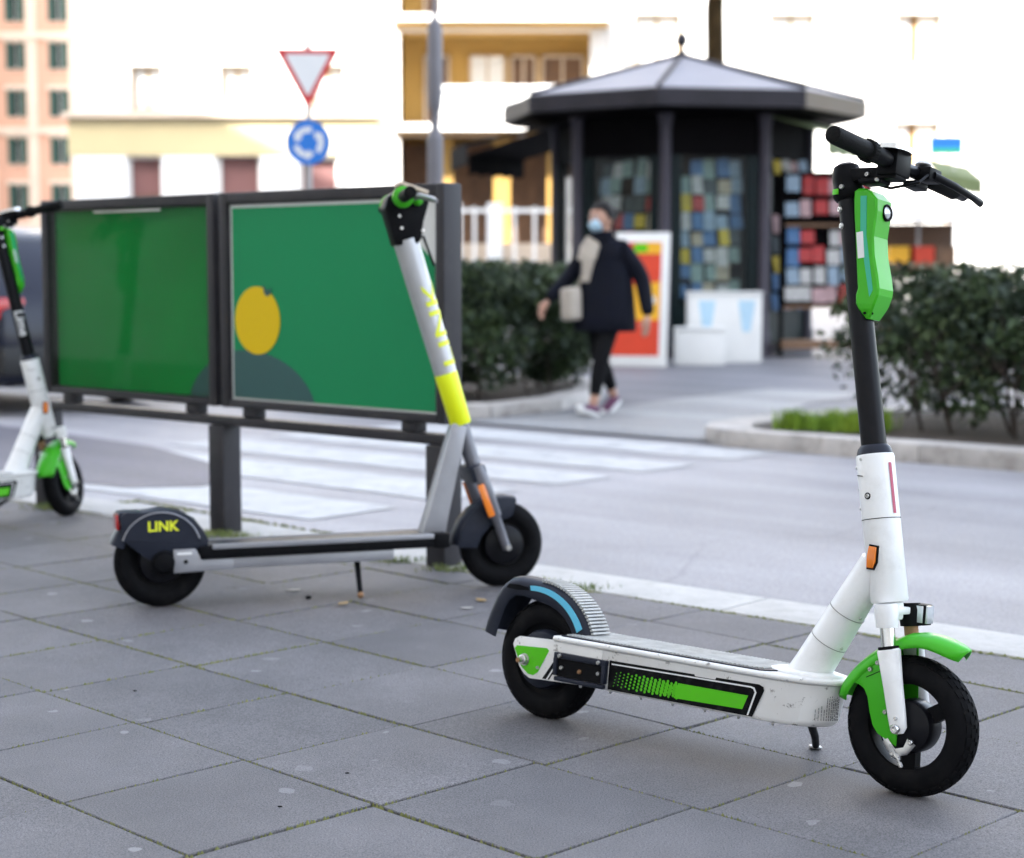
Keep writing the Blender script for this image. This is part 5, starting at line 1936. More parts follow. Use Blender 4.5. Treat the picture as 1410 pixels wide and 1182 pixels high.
# ================================================================== PEDESTRIAN
def skin_mesh(name, verts, edges, root_i, mt, sub=2):
    me = bpy.data.meshes.new(name)
    me.from_pydata([v[:3] for v in verts], edges, [])
    ob = bpy.data.objects.new(name, me)
    COL.objects.link(ob)
    ob.modifiers.new('skin', 'SKIN')
    if not me.skin_vertices:
        bpy.context.view_layer.objects.active = ob
        with bpy.context.temp_override(object=ob, active_object=ob):
            bpy.ops.mesh.customdata_skin_add()
    sv = me.skin_vertices[0].data
    for i, v in enumerate(verts):
        r = v[3]
        sv[i].radius = (r, v[4] if len(v) > 4 else r)
        sv[i].use_root = (i == root_i)
    s = ob.modifiers.new('sub', 'SUBSURF')
    s.levels = sub
    s.render_levels = sub
    bpy.context.view_layer.update()
    dg = bpy.context.evaluated_depsgraph_get()
    m2 = bpy.data.meshes.new_from_object(ob.evaluated_get(dg))
    bpy.data.objects.remove(ob)
    bpy.data.meshes.remove(me)
    m2.name = name
    m2.materials.clear()
    m2.materials.append(MT[mt])
    m2.polygons.foreach_set('use_smooth', [True] * len(m2.polygons))
    return m2

def pedestrian():
    # local frame: x = direction of walking, y = left of walker
    root = empty('person', mw=Matrix.Translation((0.70, 13.02, -0.110)) @ Matrix.Rotation(math.radians(229), 4, 'Z') @ Matrix.Scale(0.985, 4))
    # body: legs, trunk, neck, head in one surface
    V = [(0, 0, 0.84, .13, .11), (0.01, 0, 1.02, .125, .10), (0.02, 0, 1.20, .13, .10), (0.02, 0, 1.31, .06, .06), (0.035, 0, 1.39, .05, .05), (0.05, 0, 1.47, .075, .085), (0.045, 0, 1.535, .06, .07),
         (0.03, 0.085, 0.78, .085), (0.16, 0.085, 0.44, .055), (0.24, 0.08, 0.12, .036), (0.26, 0.08, 0.065, .034),
         (-0.02, -0.085, 0.78, .085), (-0.02, -0.085, 0.45, .055), (-0.20, -0.085, 0.155, .036), (-0.215, -0.085, 0.10, .034)]
    E_ = [(0, 1), (1, 2), (2, 3), (3, 4), (4, 5), (5, 6), (0, 7), (7, 8), (8, 9), (9, 10), (0, 11), (11, 12), (12, 13), (13, 14)]
    body = place('body', skin_mesh('body', V, E_, 0, 'skin'), root)
    # leggings: sleeves over the legs
    for sgn, pts in ((1, [(0.01, .085, .86, .100), (.03, .085, .78, .098), (.10, .085, .60, .078), (.16, .085, .44, .064), (.205, .082, .28, .056), (.232, .08, .16, .042)]), (-1, [(0, -.085, .86, .100), (-.02, -.085, .78, .098), (-.02, -.085, .60, .078), (-.02, -.085, .45, .064), (-.115, -.085, .30, .056), (-.185, -.085, .19, .042)])):
        q = M()
        q.tube([p[:3] for p in pts], [p[3] for p in pts], 14, cap=False)
        q.build('legging', 'legging', root)
    # coat: torso and sleeves as one surface + skirt loft
    V = [(0.0, 0, 0.92, .165, .145), (0.01, 0, 1.06, .16, .14), (0.015, 0, 1.20, .165, .135), (0.02, 0, 1.30, .11, .10), (0.025, 0, 1.345, .085, .085),
         (0.01, 0.175, 1.255, .080), (-0.10, 0.265, 1.03, .068), (-0.06, 0.345, 0.80, .054), (-0.045, 0.36, 0.755, .050),
         (0.01, -0.175, 1.255, .080), (0.06, -0.285, 1.05, .068), (0.20, -0.36, 0.90, .054), (0.235, -0.372, 0.862, .050)]
    E_ = [(0, 1), (1, 2), (2, 3), (3, 4), (2, 5), (5, 6), (6, 7), (7, 8), (2, 9), (9, 10), (10, 11), (11, 12)]
    co = place('coat', skin_mesh('coat', V, E_, 0, 'coat'), root)
    q = M()
    rings = []
    for z, rx, ry, xo in ((1.16, .152, .205, .012), (1.02, .165, .222, .008), (0.88, .182, .240, .01), (0.74, .198, .252, .012), (0.64, .206, .256, .014), (0.63, .195, .246, .014)):
        rings.append([Vector((xo + rx * math.cos(2 * PI * k / 28) * (1 + .03 * math.sin(5 * k)), ry * math.sin(2 * PI * k / 28) * (1 + .025 * math.cos(4 * k)), z)) for k in range(28)])
    q.ring_loft(rings)
    q.build('coat_skirt', 'coat', co, angle=60)
    q = M()
    q.lathe([(0.088, 1.285), (0.100, 1.31), (0.098, 1.37), (0.082, 1.385), (0.075, 1.37)], (0.03, 0, 0), (0, 0, 1), 22)
    q.build('collar', 'coat', co)
    # hands with fingers
    for sgn, wr, dr in ((1, Vector((-0.040, 0.362, 0.735)), Vector((0.25, 0.05, -1)).normalized()), (-1, Vector((0.250, -0.376, 0.846)), Vector((0.55, -0.1, -0.8)).normalized())):
        side = Vector((1, 0, 0.2)).normalized()
        side = (side - dr * side.dot(dr)).normalized()
        V = [(*(wr - dr * 0.02), .022), (*(wr + dr * 0.03), .030, .016), (*(wr + dr * 0.075), .032, .016)]
        E_ = [(0, 1), (1, 2)]
        inw = dr.cross(side) * sgn
        for k, (o_, L) in enumerate(((-.027, .058), (-.009, .070), (.009, .066), (.027, .050))):
            a = wr + dr * 0.082 + side * o_
            i0 = len(V)
            V += [(*a, .0095), (*(a + dr * L * .55 + inw * .006), .0088), (*(a + dr * L * .9 + inw * .022), .0075)]
            E_ += [(2, i0), (i0, i0 + 1), (i0 + 1, i0 + 2)]
        a = wr + dr * 0.03 + side * .033
        i0 = len(V)
        V += [(*a, .0115), (*(a + dr * .03 + side * .02 + inw * .006), .0105), (*(a + dr * .058 + side * .022 + inw * .014), .0085)]
        E_ += [(1, i0), (i0, i0 + 1), (i0 + 1, i0 + 2)]
        place('hand', skin_mesh('hand', V, E_, 0, 'skin', 1), body)
    # head: skull, nose, ears, eyes, brows
    HC = Vector((0.055, 0, 1.475))
    HR = Matrix.Translation(HC) @ Matrix.Rotation(math.radians(-14), 4, 'Z') @ Matrix.Rotation(math.radians(4), 4, 'Y')
    q = M()
    q.sphere((0, 0, 0), 0.1, 24, 18)
    vs = []
    for p in q.v:
        x, y, z = p
        x, y, z = x * 0.98, y * 0.76, z * 1.14
        if z < 0:
            f = 1 + z * 2.6
            y *= max(.55, f)
            if x < 0:
                x *= max(.45, 1 + z * 3.2)
        vs.append(Vector((x, y, z)))
    q.v = vs
    q.sphere((0.098, 0, -0.012), 0.016, 10, 8, (1, .8, 1.5))
    for sy in (-1, 1):
        q.sphere((0.0, sy * 0.075, -0.008), 0.024, 10, 8, (.8, .35, 1.3))
    ho = q.xf(HR).build('head', 'skin', body, angle=80)
    for sy in (-1, 1):
        q = M()
        q.sphere((0.086, sy * 0.032, 0.016), 0.0125, 10, 8, (.6, 1.1, .7))
        q.xf(HR).build('eye', 'decal_white', ho)
        q = M()
        q.sphere((0.0925, sy * 0.032, 0.016), 0.0058, 8, 6, (.5, 1, 1))
        q.xf(HR).build('iris', 'hair', ho)
        q = M()
        q.tube([(0.089, sy * 0.016, 0.037), (0.088, sy * 0.034, 0.042), (0.078, sy * 0.05, 0.036)], [.003, .004, .002], 6)
        q.xf(HR).build('eyebrow', 'hair', ho)
    q = M()
    q.sphere((0, 0, 0), 0.108, 24, 18)
    keep = M()
    vs = [Vector((p.x * 0.99 - .012, p.y * 0.80, p.z * 1.14 + .008)) for p in q.v]
    fs = [f for f in q.f if all(vs[i].z > 0.062 or vs[i].x < (0.02 if vs[i].z > -0.02 else -0.03) + vs[i].z * 0.4 for i in f)]
    keep.add(vs, fs)
    keep.sphere((-0.125, 0, 0.035), 0.045, 16, 10, (.9, 1, .95))
    keep.xf(HR).build('hair', 'hair', root)
    q = M()
    rows = []
    for i, (z, r_, hw) in enumerate(((0.000, .101, .50), (-0.022, .112, .72), (-0.048, .116, .86), (-0.072, .104, .86), (-0.096, .078, .78))):
        row = []
        for k in range(13):
            a = (k / 12 - .5) * 2 * hw * 1.15
            row.append(Vector((r_ * math.cos(a) - 0.004, r_ * 0.76 * math.sin(a), z)))
        rows.append(row)
    q.ring_loft(rows, cap=False, closed=False)
    mk = q.xf(HR).build('face_mask', 'mask', root, angle=70)
    md = mk.modifiers.new('thickness', 'SOLIDIFY')
    md.thickness = 0.003
    # scarf, strap and bag at the walker's right front
    q = M()
    q.tube([(0.085, -0.02, 1.33), (0.135, -0.03, 1.24), (0.16, -0.045, 1.14), (0.172, -0.06, 1.00)], [.030, .040, .038, .022], 12, sy=1.5)
    q.tube([(0.08, -0.085, 1.33), (0.125, -0.10, 1.25), (0.15, -0.13, 1.16)], [.026, .036, .022], 12, sy=1.4)
    q.build('scarf', 'scarf', root)
    q = M()
    q.tube([(0.02, 0.10, 1.355), (0.12, 0.02, 1.24), (0.17, -0.09, 1.05), (0.17, -0.16, 0.92)], [.014, .014, .014, .014], 8, sy=0.4)
    bg = M()
    bg.box((0, 0, 0), (0.10, 0.20, 0.25))
    bg.xf(Matrix.Translation((0.215, -0.165, 0.835)) @ Matrix.Rotation(math.radians(-25), 4, 'Z') @ Matrix.Rotation(math.radians(5), 4, 'X'))
    bo = bg.build('handbag', 'bag', None, bevel=0.035, bseg=3)
    q.build('strap', 'bag', bo)
    mw = root.matrix_world.copy()
    bo.matrix_world = mw
    tag(bo, 'cream shoulder bag hanging at the front of the walking person', 'bag')
    # shoes
    for sgn, ank, pitch in ((1, Vector((0.262, 0.08, 0.02)), -14), (-1, Vector((-0.215, -0.085, 0.055)), 28)):
        q = M()
        rings = []
        for x, hw, h in ((-.055, .028, .055), (-.03, .036, .075), (.03, .038, .066), (.09, .043, .048), (.14, .040, .036), (.172, .022, .024)):
            rings.append([Vector((x, hw * math.cos(2 * PI * k / 14), h / 2 + h / 2 * math.sin(2 * PI * k / 14))) for k in range(14)])
        q.ring_loft(rings)
        Tm = Matrix.Translation(ank) @ Matrix.Rotation(math.radians(pitch), 4, 'Y')
        so = q.xf(Tm).build('shoe', 'shoe', root)
        q = M()
        q.prism([(-.058, -.030), (-.058, .030), (.02, .040), (.09, .045), (.15, .036), (.178, .0), (.15, -.036), (.09, -.045), (.02, -.040)], lambda u, v, w: Vector((u, v, w)), -.016, .012)
        q.sphere((.150, 0, .014), 0.034, 12, 8, (1, 1.1, .8))
        q.xf(Tm).build('sole', 'plain_white', so, bevel=0.004)
    tag(root, 'person in navy coat and black leggings wearing a pale blue mask, walking past the newsstand', 'person')
pedestrian()

# ================================================================== VEHICLES
def car(name, label, mw, paint, L=4.1, W=1.76, Hh=1.44, k=1.0):
    root = empty(name, mw=mw)      # local x = forward from the rear bumper
    hw = W / 2
    def sec(x, zb, zs, zt, w_s, w_t):
        # half ring from bottom to roof and mirrored
        r = [(w_s * .86, zb), (w_s * .98, zb + .10), (w_s, zb + (zs - zb) * .55), (w_s * .975, zs), (w_t + (w_s * .95 - w_t) * .35, zs + (zt - zs) * .6), (w_t, zt - .04), (w_t * .75, zt)]
        pts = [Vector((x, -y, z)) for y, z in r] + [Vector((x, y, z)) for y, z in reversed(r)]
        return pts
    S = [(0.00, .34, .74, .80, hw * .90, hw * .78), (0.06, .26, .86, .93, hw * .97, hw * .80), (0.16, .22, .93, 1.05, hw, hw * .74), (0.36, .20, .95, 1.30, hw, hw * .70), (0.62, .19, .94, 1.40, hw, hw * .68), (1.4, .18, .92, Hh, hw, hw * .70), (2.1, .18, .91, Hh - .03, hw, hw * .68), (2.45, .18, .91, 1.30, hw, hw * .66), (2.95, .18, .91, 0.99, hw, hw * .72), (3.3, .19, .84, .92, hw * .99, hw * .78), (3.85, .22, .72, .78, hw * .94, hw * .72), (L, .30, .58, .62, hw * .82, hw * .66)]
    q = M()
    q.ring_loft([sec(*s) for s in S])
    bo = q.build('body', paint, root, angle=32)
    # rear window and side windows as raised dark panes
    def pane(pts, nm='window'):
        q = M()
        n = len(pts)
        vs = [Vector(p) for p in pts]
        nr = (vs[1] - vs[0]).cross(vs[2] - vs[0]).normalized()
        q.add([p + nr * 0.006 for p in vs] + [p - nr * 0.012 for p in vs], [tuple(range(n)), tuple(range(2 * n - 1, n - 1, -1))] + [(i, (i + 1) % n, n + (i + 1) % n, n + i) for i in range(n)])
        return q.build(nm, 'dark_glass', root, smooth=False)
    pane([(0.165, .60, 1.03), (0.165, -.60, 1.03), (0.385, -.53, 1.315), (0.385, .53, 1.315)], 'rear_window')
    pane([(2.98, -.60, 1.0), (2.98, .60, 1.0), (2.47, .54, 1.30), (2.47, -.54, 1.30)], 'windscreen')
    for sy in (-1, 1):
        for x0, x1, x2, x3 in ((0.62, 1.30, 1.30, 0.75), (1.38, 2.60, 2.16, 1.38)):
            pts = [(x0, sy * (hw * .955), .97), (x1, sy * (hw * .955), .96), (x2, sy * hw * .79, 1.30), (x3, sy * hw * .79, 1.30)]
            pane(pts if sy < 0 else pts[::-1])
        q = M()
        q.box((0.07, sy * hw * .80, 0.80), (0.10, 0.26, 0.17))
        q.build('tail_light', 'red', root, bevel=0.03)
        q = M()
        q.box((L - 0.22, sy * hw * .72, 0.64), (0.22, 0.34, 0.12))
        q.build('headlight', 'lens', root, bevel=0.03)
        for x in (0.72, 3.30):
            w = M()
            w.lathe([(0.16, -.09), (0.27, -.10), (0.31, -.085), (0.315, 0), (0.31, .085), (0.27, .10), (0.16, .09)], (x, sy * (hw - .10), 0.315), (0, 1, 0), 32)
            wo = w.build('wheel', 'tyre', root)
            w = M()
            w.lathe([(0.0, -.05 * sy * -1), (0.06, .075 * sy), (0.20, .06 * sy), (0.21, .10 * sy)], (x, sy * (hw - .10), 0.315), (0, 1, 0), 24)
            w.build('rim', 'galv', wo)
        q = M()
        q.box((2.45, sy * (hw + .09), 1.0), (0.10, 0.17, 0.12))
        q.build('mirror', paint, root, bevel=0.03)
    q = M()
    q.box((0.02, 0, 0.42), (0.12, W * .93, 0.22))
    q.build('bumper', 'car_black', root, bevel=0.05)
    q = M()
    q.box((-0.012, 0, 0.70), (0.012, 0.52, 0.12))
    q.build('number_plate', 'plain_white', root, bevel=0.003)
    tag(root, label, 'car')
    return root
# rear-left corner about (-3.75, 12.7); heading away to the left along the road
hd = math.radians(180 + KANG)
fwd = Vector((math.cos(hd), math.sin(hd), 0))
lft = Vector((-fwd.y, fwd.x, 0))
rear_left = Vector((-3.80, 12.75, -0.124))
car('parked_car', 'dark blue hatchback seen from behind at the picture edge, beyond the cut-off scooter', frame_mw(rear_left - lft * 0.88, math.degrees(hd)), 'car_blue')
car('distant_car', 'small red car far down the street above the handlebar of the cut-off scooter', frame_mw((-11.6, 41.5, -0.112), 150), 'red_paint')
car('distant_car', 'pale white car parked far beyond the dark blue hatchback', frame_mw((-7.6, 27.5, -0.112), 165), 'van_white')

# ================================================================== BUILDINGS
def wall_mesh(x0, x1, z0, z1, y, th, holes):
    xs = sorted({x0, x1, *[h[0] for h in holes], *[h[1] for h in holes]})
    zs_ = sorted({z0, z1, *[h[2] for h in holes], *[h[3] for h in holes]})
    m = M()
    for i in range(len(xs) - 1):
        for j in range(len(zs_) - 1):
            cx, cz = (xs[i] + xs[i + 1]) / 2, (zs_[j] + zs_[j + 1]) / 2
            if any(h[0] < cx < h[1] and h[2] < cz < h[3] for h in holes):
                continue
            m.box((cx, y + th / 2, cz), (xs[i + 1] - xs[i], th, zs_[j + 1] - zs_[j]))
    bm = bmesh.new()
    me = bpy.data.meshes.new('t')
    me.from_pydata([tuple(p) for p in m.v], [], m.f)
    bm.from_mesh(me)
    bmesh.ops.remove_doubles(bm, verts=bm.verts, dist=1e-4)
    dup = {}
    for f in bm.faces:
        key = tuple(sorted(v.index for v in f.verts))
        dup.setdefault(key, []).append(f)
    bmesh.ops.delete(bm, geom=[f for fs in dup.values() if len(fs) > 1 for f in fs], context='FACES')
    out = M()
    bm.verts.index_update()
    out.add([v.co.copy() for v in bm.verts], [tuple(v.index for v in f.verts) for f in bm.faces])
    bm.free()
    bpy.data.meshes.remove(me)
    return out

def window(root, h, y, kind, frame_m='plain_white', sill=True):
    x0, x1, z0, z1 = h
    xc, zc, w, hh = (x0 + x1) / 2, (z0 + z1) / 2, x1 - x0, z1 - z0
    q = M()
    D = 0.40
    q.box((xc, y + D + 0.03, zc), (w, 0.02, hh))
    if kind == 'shut':
        wo = q.build('window', 'paper', root, smooth=False)
        for k in range(int(hh / 0.11)):
            s_ = M()
            s_.box((xc, y + D + 0.012, z0 + 0.06 + k * 0.11), (w - .04, 0.02, 0.09))
            s_.build('slat', 'plain_white', wo, smooth=False)
    elif kind == 'half':
        wo = q.build('window', 'paper', root, smooth=False)
        s_ = M()
        s_.box((x0 + w * .42, y + D, zc), (w * .14, 0.03, hh - .1))
        s_.build('shutter', 'wood', wo, smooth=False)
    elif kind == 'brown':
        wo = q.build('window', 'shutter_brown', root, smooth=False)
    else:
        wo = q.build('window', 'dark_glass', root, smooth=False)
    f = M()
    t = 0.07
    for a in (x0 + t / 2, x1 - t / 2, xc):
        f.box((a, y + D - 0.02, zc), (t, 0.05, hh))
    f.box((xc, y + D - 0.021, z1 - t / 2), (w, 0.048, t))
    f.box((xc, y + D - 0.021, z0 + t / 2), (w, 0.048, t))
    f.build('frame', frame_m, wo, smooth=False)
    if sill:
        q = M()
        q.box((xc, y - 0.04, z0 - 0.04), (w + .2, 0.16, 0.07))
        q.build('sill', 'stone_trim', wo, smooth=False)
    return wo

GZ = -0.112
YB = 52.0
# --- long cream building at left
def left_building():
    root = empty('apartment_building', (-8.4, YB, GZ))
    ox, oy, oz = -8.4, 0.0, 0.0
    holes = []
    kinds = []
    for fl in range(6):
        for x in (-11.25, -8.6, -5.9):
            z = 5.75 + 3.05 * fl
            holes.append((x + 8.4, x + 0.95 + 8.4, z, z + 1.3))
            kinds.append('shut')
    doors = [(-2.86, -1.98, 0.05, 4.33), (-0.2, 0.9, 0.05, 4.38), (2.2, 3.2, 0.05, 4.3)]
    m = wall_mesh(-4.4, 4.95, 0, 24.5, 0, 0.5, holes + doors)
    m.build('wall', 'white_wall', root, smooth=False)
    b = M()
    b.box((0.27, 6.6, 12.2), (9.3, 11.9, 24.3))
    b.build('rear_block', 'white_wall', root, smooth=False)
    for h in holes:
        window(root, h, 0, 'shut', 'ochre')  # ochre frames colour in the shaded edges of the recesses
    for h in doors:
        q = M()
        q.box(((h[0] + h[1]) / 2, 0.2, (h[2] + h[3]) / 2), (h[1] - h[0], 0.04, h[3] - h[2]))
        do = q.build('door', 'garage', root, smooth=False)
        for k in range(1, 4):
            q = M()
            q.box(((h[0] + h[1]) / 2, 0.17, h[2] + (h[3] - h[2]) * k / 4), (h[1] - h[0] - .1, 0.03, 0.06))
            q.build('rail', 'shutter_brown', do, smooth=False)
    # lower storey set forward: frieze yellowed to imitate shade, white piers and cornice
    lw = [(-4.45, -2.95), (-1.9, -0.35), (1.0, 2.1), (3.3, 4.9)]
    q = M()
    q.box((-0.1, -0.11, 4.95), (9.1, 0.2, 1.08))
    q.build('frieze', 'cream', root, smooth=False)
    for a, c in lw:
        q = M()
        q.box(((a + c) / 2, -0.11, 2.2), (c - a, 0.2, 4.4))
        q.build('pier', 'plain_white', root, smooth=False)
    q = M()
    q.box((-0.1, -0.22, 5.58), (9.3, 0.46, 0.16))
    q.build('cornice', 'stone_trim', root, smooth=False)
    q = M()
    q.box((0.27, 6.0, 24.7), (10.0, 13.2, 0.35))
    q.build('roof', 'stone_trim', root, smooth=False)
    tag(root, 'long sunlit white building with a shade-tinted yellow frieze behind the give way sign', 'building')
left_building()

# --- balcony building in the centre
def centre_building():
    root = empty('apartment_building', (-0.4, YB, GZ))
    holes = [(-2.9, 2.7, 5.35 + 3.1 * k, 8.05 + 3.1 * k) for k in range(5)] + [(-2.9, 3.0, 0.1, 5.0)]
    m = wall_mesh(-3.0, 3.2, 0, 24.0, 0.0, 0.25, holes)
    m.build('wall', 'white_wall', root, smooth=False)
    b = M()
    b.box((0.1, 7.0, 12.0), (6.1, 9.6, 23.9))
    b.build('recessed_wall', 'ochre', root, smooth=False)
    for k in range(-1, 5):
        zf = 5.15 + 3.1 * k
        if k >= 0:
            q = M()
            q.box((0.1, 0.4, zf), (6.3, 3.6, 0.2))
            so = q.build('balcony_slab', 'white_wall', root, smooth=False)
            q = M()
            q.box((0.1, 0.42, zf - 0.115), (6.2, 3.5, 0.03))
            q.build('ceiling', 'ochre', so, smooth=False)
            q = M()
            q.box((0.75, -1.34, zf + 0.60), (4.8, 0.12, 0.90))
            po = q.build('parapet', 'plain_white', root, smooth=False)
            q = M()
            q.box((0.75, -1.38, zf + 1.10), (5.0, 0.28, 0.12))
            q.build('rail', 'plain_white', po, smooth=False)
            q = M()
            q.box((1.6, -1.30, zf + 0.78), (0.95, 0.5, 0.8))
            q.build('air_unit', 'paper', root, smooth=False)
            # doors on the recessed wall
            for x0, x1, mt in ((-2.3, -1.5, 'brown'), (-0.9, 0.2, 'shut'), (0.35, 1.15, 'brown'), (1.3, 2.6, 'brown')):
                window(root, (x0, x1, zf + 0.12, zf + 2.45), 1.75, mt, 'stone_trim', sill=False)
    for k, x in enumerate((-2.4, -1.4, -0.4, 0.6, 1.6, 2.5)):
        q = M()
        q.box((x, 1.9 + 0.01 * k, 2.45), (1.02, 0.06, 4.85))
        q.build('shade_infill', 'wood' if k % 2 else 'shutter_brown', root, smooth=False)  # brown panels added so the sunlit recess looks unlit
    for x in (-1.6, 0.1, 1.7):
        q = M()
        q.box((x, 0.4, 2.5), (0.5, 0.5, 4.9))
        q.build('pillar', 'ochre', root, smooth=False)
    q = M()
    q.box((0.1, 5.4, 24.2), (7.0, 14.0, 0.35))
    q.build('roof', 'stone_trim', root, smooth=False)
    tag(root, 'balcony building with ochre loggias and brown shutters behind the lamp post', 'building')
centre_building()

# --- right building
def right_building():
    root = empty('apartment_building', (12.0, YB, GZ))
    holes = []
    for fl in range(5):
        for x in (-8.4, -4.45, -0.72, 3.2, 7.0):
            z = 3.95 + 3.15 * fl
            holes.append((x, x + 1.35, z, z + 1.45))
    m = wall_mesh(-9.15, 12.0, 0, 23.0, 0, 0.5, holes)
    m.build('wall', 'white_wall', root, smooth=False)
    b = M()
    b.box((1.4, 6.6, 11.4), (21.0, 11.8, 22.8))
    b.build('rear_block', 'white_wall', root, smooth=False)
    for i, h in enumerate(holes):
        window(root, h, 0, 'shut' if i % 5 != 2 else 'half', 'ochre')  # ochre outlines imitate shade around the window recesses
    q = M()
    q.box((1.4, 5.9, 23.2), (22.0, 13.0, 0.35))
    q.build('roof', 'stone_trim', root, smooth=False)
    # wall lantern
    q = M()
    q.tube([(2.1, 0, 6.55), (2.1, -0.35, 6.6), (2.1, -0.5, 6.5)], 0.03, 8)
    lo = q.build('lantern_bracket', 'shutter_brown', root)
    q = M()
    q.lathe([(0.05, 0.32), (0.10, 0.25), (0.14, 0.0), (0.06, -0.08), (0, -.1)], (2.1, -0.5, 6.15), (0, 0, 1), 10)
    q.build('lantern', 'stone_trim', lo)
    q = M()
    q.cyl((0.85, -0.08, 0), (0.85, -0.08, 22.5), 0.06, 10)
    q.build('downpipe', 'stone_trim', root)
    tag(root, 'wide sunlit white building behind the newsstand with rows of shuttered windows', 'building')
right_building()

# --- salmon palazzo far left
def palazzo():
    root = empty('palazzo', (-36.0, 128.0, GZ))
    holes = []
    for fl in range(7):
        for x in (-10.2, -6.9, -3.6, -0.55, 2.55):
            z = 5.3 + 3.4 * fl
            holes.append((x, x + 1.25, z, z + 1.9))
    m = wall_mesh(-12, 4.6, 0, 30, 0, 0.5, holes)
    m.build('wall', 'pink_wall', root, smooth=False)
    b = M()
    b.box((-3.7, 6.7, 14.9), (16.4, 12.0, 29.8))
    b.build('rear_block', 'pink_wall', root, smooth=False)
    for h in holes:
        wo = window(root, h, 0, 'glass')
        for sx, xx in ((-1, h[0] - .02), (1, h[1] + .02)):
            q = M()
            q.box((xx - sx * 0.22 * -1 if False else xx + sx * 0.02 - sx * 0.22, -0.03, (h[2] + h[3]) / 2), (0.5, 0.06, h[3] - h[2]))
            q.build('shutter', 'shutter_green', wo, smooth=False)
        for z in (h[3] + .18,):
            q = M()
            q.box(((h[0] + h[1]) / 2, -0.06, z), (1.7, 0.14, 0.28))
            q.build('lintel', 'palazzo_trim', wo, smooth=False)
    for x in (-8.2, -4.9, -1.8, 1.25, 4.3):
        q = M()
        q.box((x, -0.05, 15), (0.7, 0.12, 29.8))
        q.build('pilaster', 'palazzo_trim', root, smooth=False)
    for z in (4.3, 11.1, 17.9):
        q = M()
        q.box((-3.7, -0.12, z), (16.8, 0.26, 0.45))
        q.build('cornice', 'palazzo_trim', root, smooth=False)
    q = M()
    q.box((-3.7, -0.09, 2.05), (16.5, 0.16, 4.0))
    q.build('rusticated_base', 'palazzo_trim', root, smooth=False)
    q = M()
    q.box((-3.7, 6.0, 30.2), (18, 14, 0.5))
    q.build('roof', 'palazzo_trim', root, smooth=False)
    tag(root, 'salmon pink palazzo with green shutters far away in the upper left corner', 'building')
palazzo()

# --- its neighbour added up the street, out of view, to keep the palazzo in shade
def shade_neighbour():
    root = empty('apartment_building', (-46.5, 113.0, GZ))
    q = M()
    q.box((0, 0, 17), (20, 10, 34))
    q.build('wall', 'cream', root, smooth=False)
    q = M()
    q.box((0, 0, 34.2), (20.8, 10.8, 0.4))
    q.build('cornice', 'stone_trim', root, smooth=False)
    for fl in range(9):
        for k in range(-3, 4):
            w = M()
            w.box((k * 2.6, -5.01, 2.2 + 3.5 * fl), (1.2, 0.06, 1.9))
            w.build('window', 'shutter_brown', root, smooth=False)
    tag(root, 'unseen cream block added beyond the picture edge to shade the salmon palazzo', 'building')
shade_neighbour()

# --- apartment block behind the viewer: its shade covers the street
def shade_block():
    mw = Matrix.Translation(UN(0, -7, 0)) @ Matrix.Rotation(math.radians(KANG), 4, 'Z')
    root = empty('apartment_building', mw=mw)
    q = M()
    q.box((-8, -6.0, 15.2), (130, 12, 30.4))
    q.build('wall', 'white_wall', root, smooth=False)
    q = M()
    q.box((-8, -5.8, 30.55), (131, 12.8, 0.3))
    q.build('cornice', 'stone_trim', root, smooth=False)
    for fl in range(8):
        for k in range(-16, 16):
            w = M()
            w.box((k * 3.0, -0.01, 2.2 + 3.5 * fl), (1.2, 0.06, 1.9))
            w.build('window', 'stone_trim', root, smooth=False)
    tag(root, 'white apartment block lining the pavement on the viewer side of the street', 'building')
shade_block()

# ================================================================== FAR STREET FURNITURE
def fence():
    root = empty('fence', (-0.35, 35.0, GZ))
    for k in range(9):
        q = M()
        q.box((-1.6 + k * 0.4, 0, 1.2), (0.30 if k in (2, 4) else 0.06, 0.08, 2.4 if k in (2, 4) else 2.25))
        q.build('post', 'plain_white', root, smooth=False)
    for z in (0.5, 2.25):
        q = M()
        q.box((0, 0.07, z), (3.4, 0.05, 0.08))
        q.build('rail', 'plain_white', root, smooth=False)
    q = M()
    q.box((0, 0.3, 0.8), (3.4, 0.1, 1.6))
    q.build('wall', 'stone_trim', root, smooth=False)
    tag(root, 'white railing far behind the left hedge, beside the newsstand', 'fence')
fence()

def awning_stall():
    root = empty('shop_awning', (7.42, 30.0, GZ + 0.22))
    q = M()
    n = 8
    vs, fs = [], []
    for j in range(n + 1):
        x = -0.30 + 0.78 * j / n
        vs += [(x, 0.5, 2.78 - .15 * j / n), (x, -0.5, 2.50 - .15 * j / n), (x, -0.5, 2.24 - .15 * j / n + .02 * (j % 2))]
    for j in range(n):
        for r in (0, 1):
            fs.append((j * 3 + r, j * 3 + 3 + r, j * 3 + 4 + r, j * 3 + 1 + r))
    q.add(vs, fs)
    o = q.build('canopy', 'awning_green', root, smooth=False)
    md = o.modifiers.new('thickness', 'SOLIDIFY')
    md.thickness = 0.02
    q = M()
    q.cyl((0.12, 0, -0.22), (0.12, 0, 2.6), 0.03, 10)
    q.build('pole', 'galv', root)
    q = M()
    q.box((0.05, 0.3, 2.98), (0.56, 0.06, 0.30))
    so = q.build('sign_panel', 'sign_blue', root, smooth=False)
    q = M()
    q.box((0.05, 0.266, 2.89), (0.54, 0.006, 0.10))
    q.build('green_band', 'teal', so, smooth=False)
    tag(root, 'green canopy on a pole with a blue sign, right of the black handlebar', 'awning')
awning_stall()

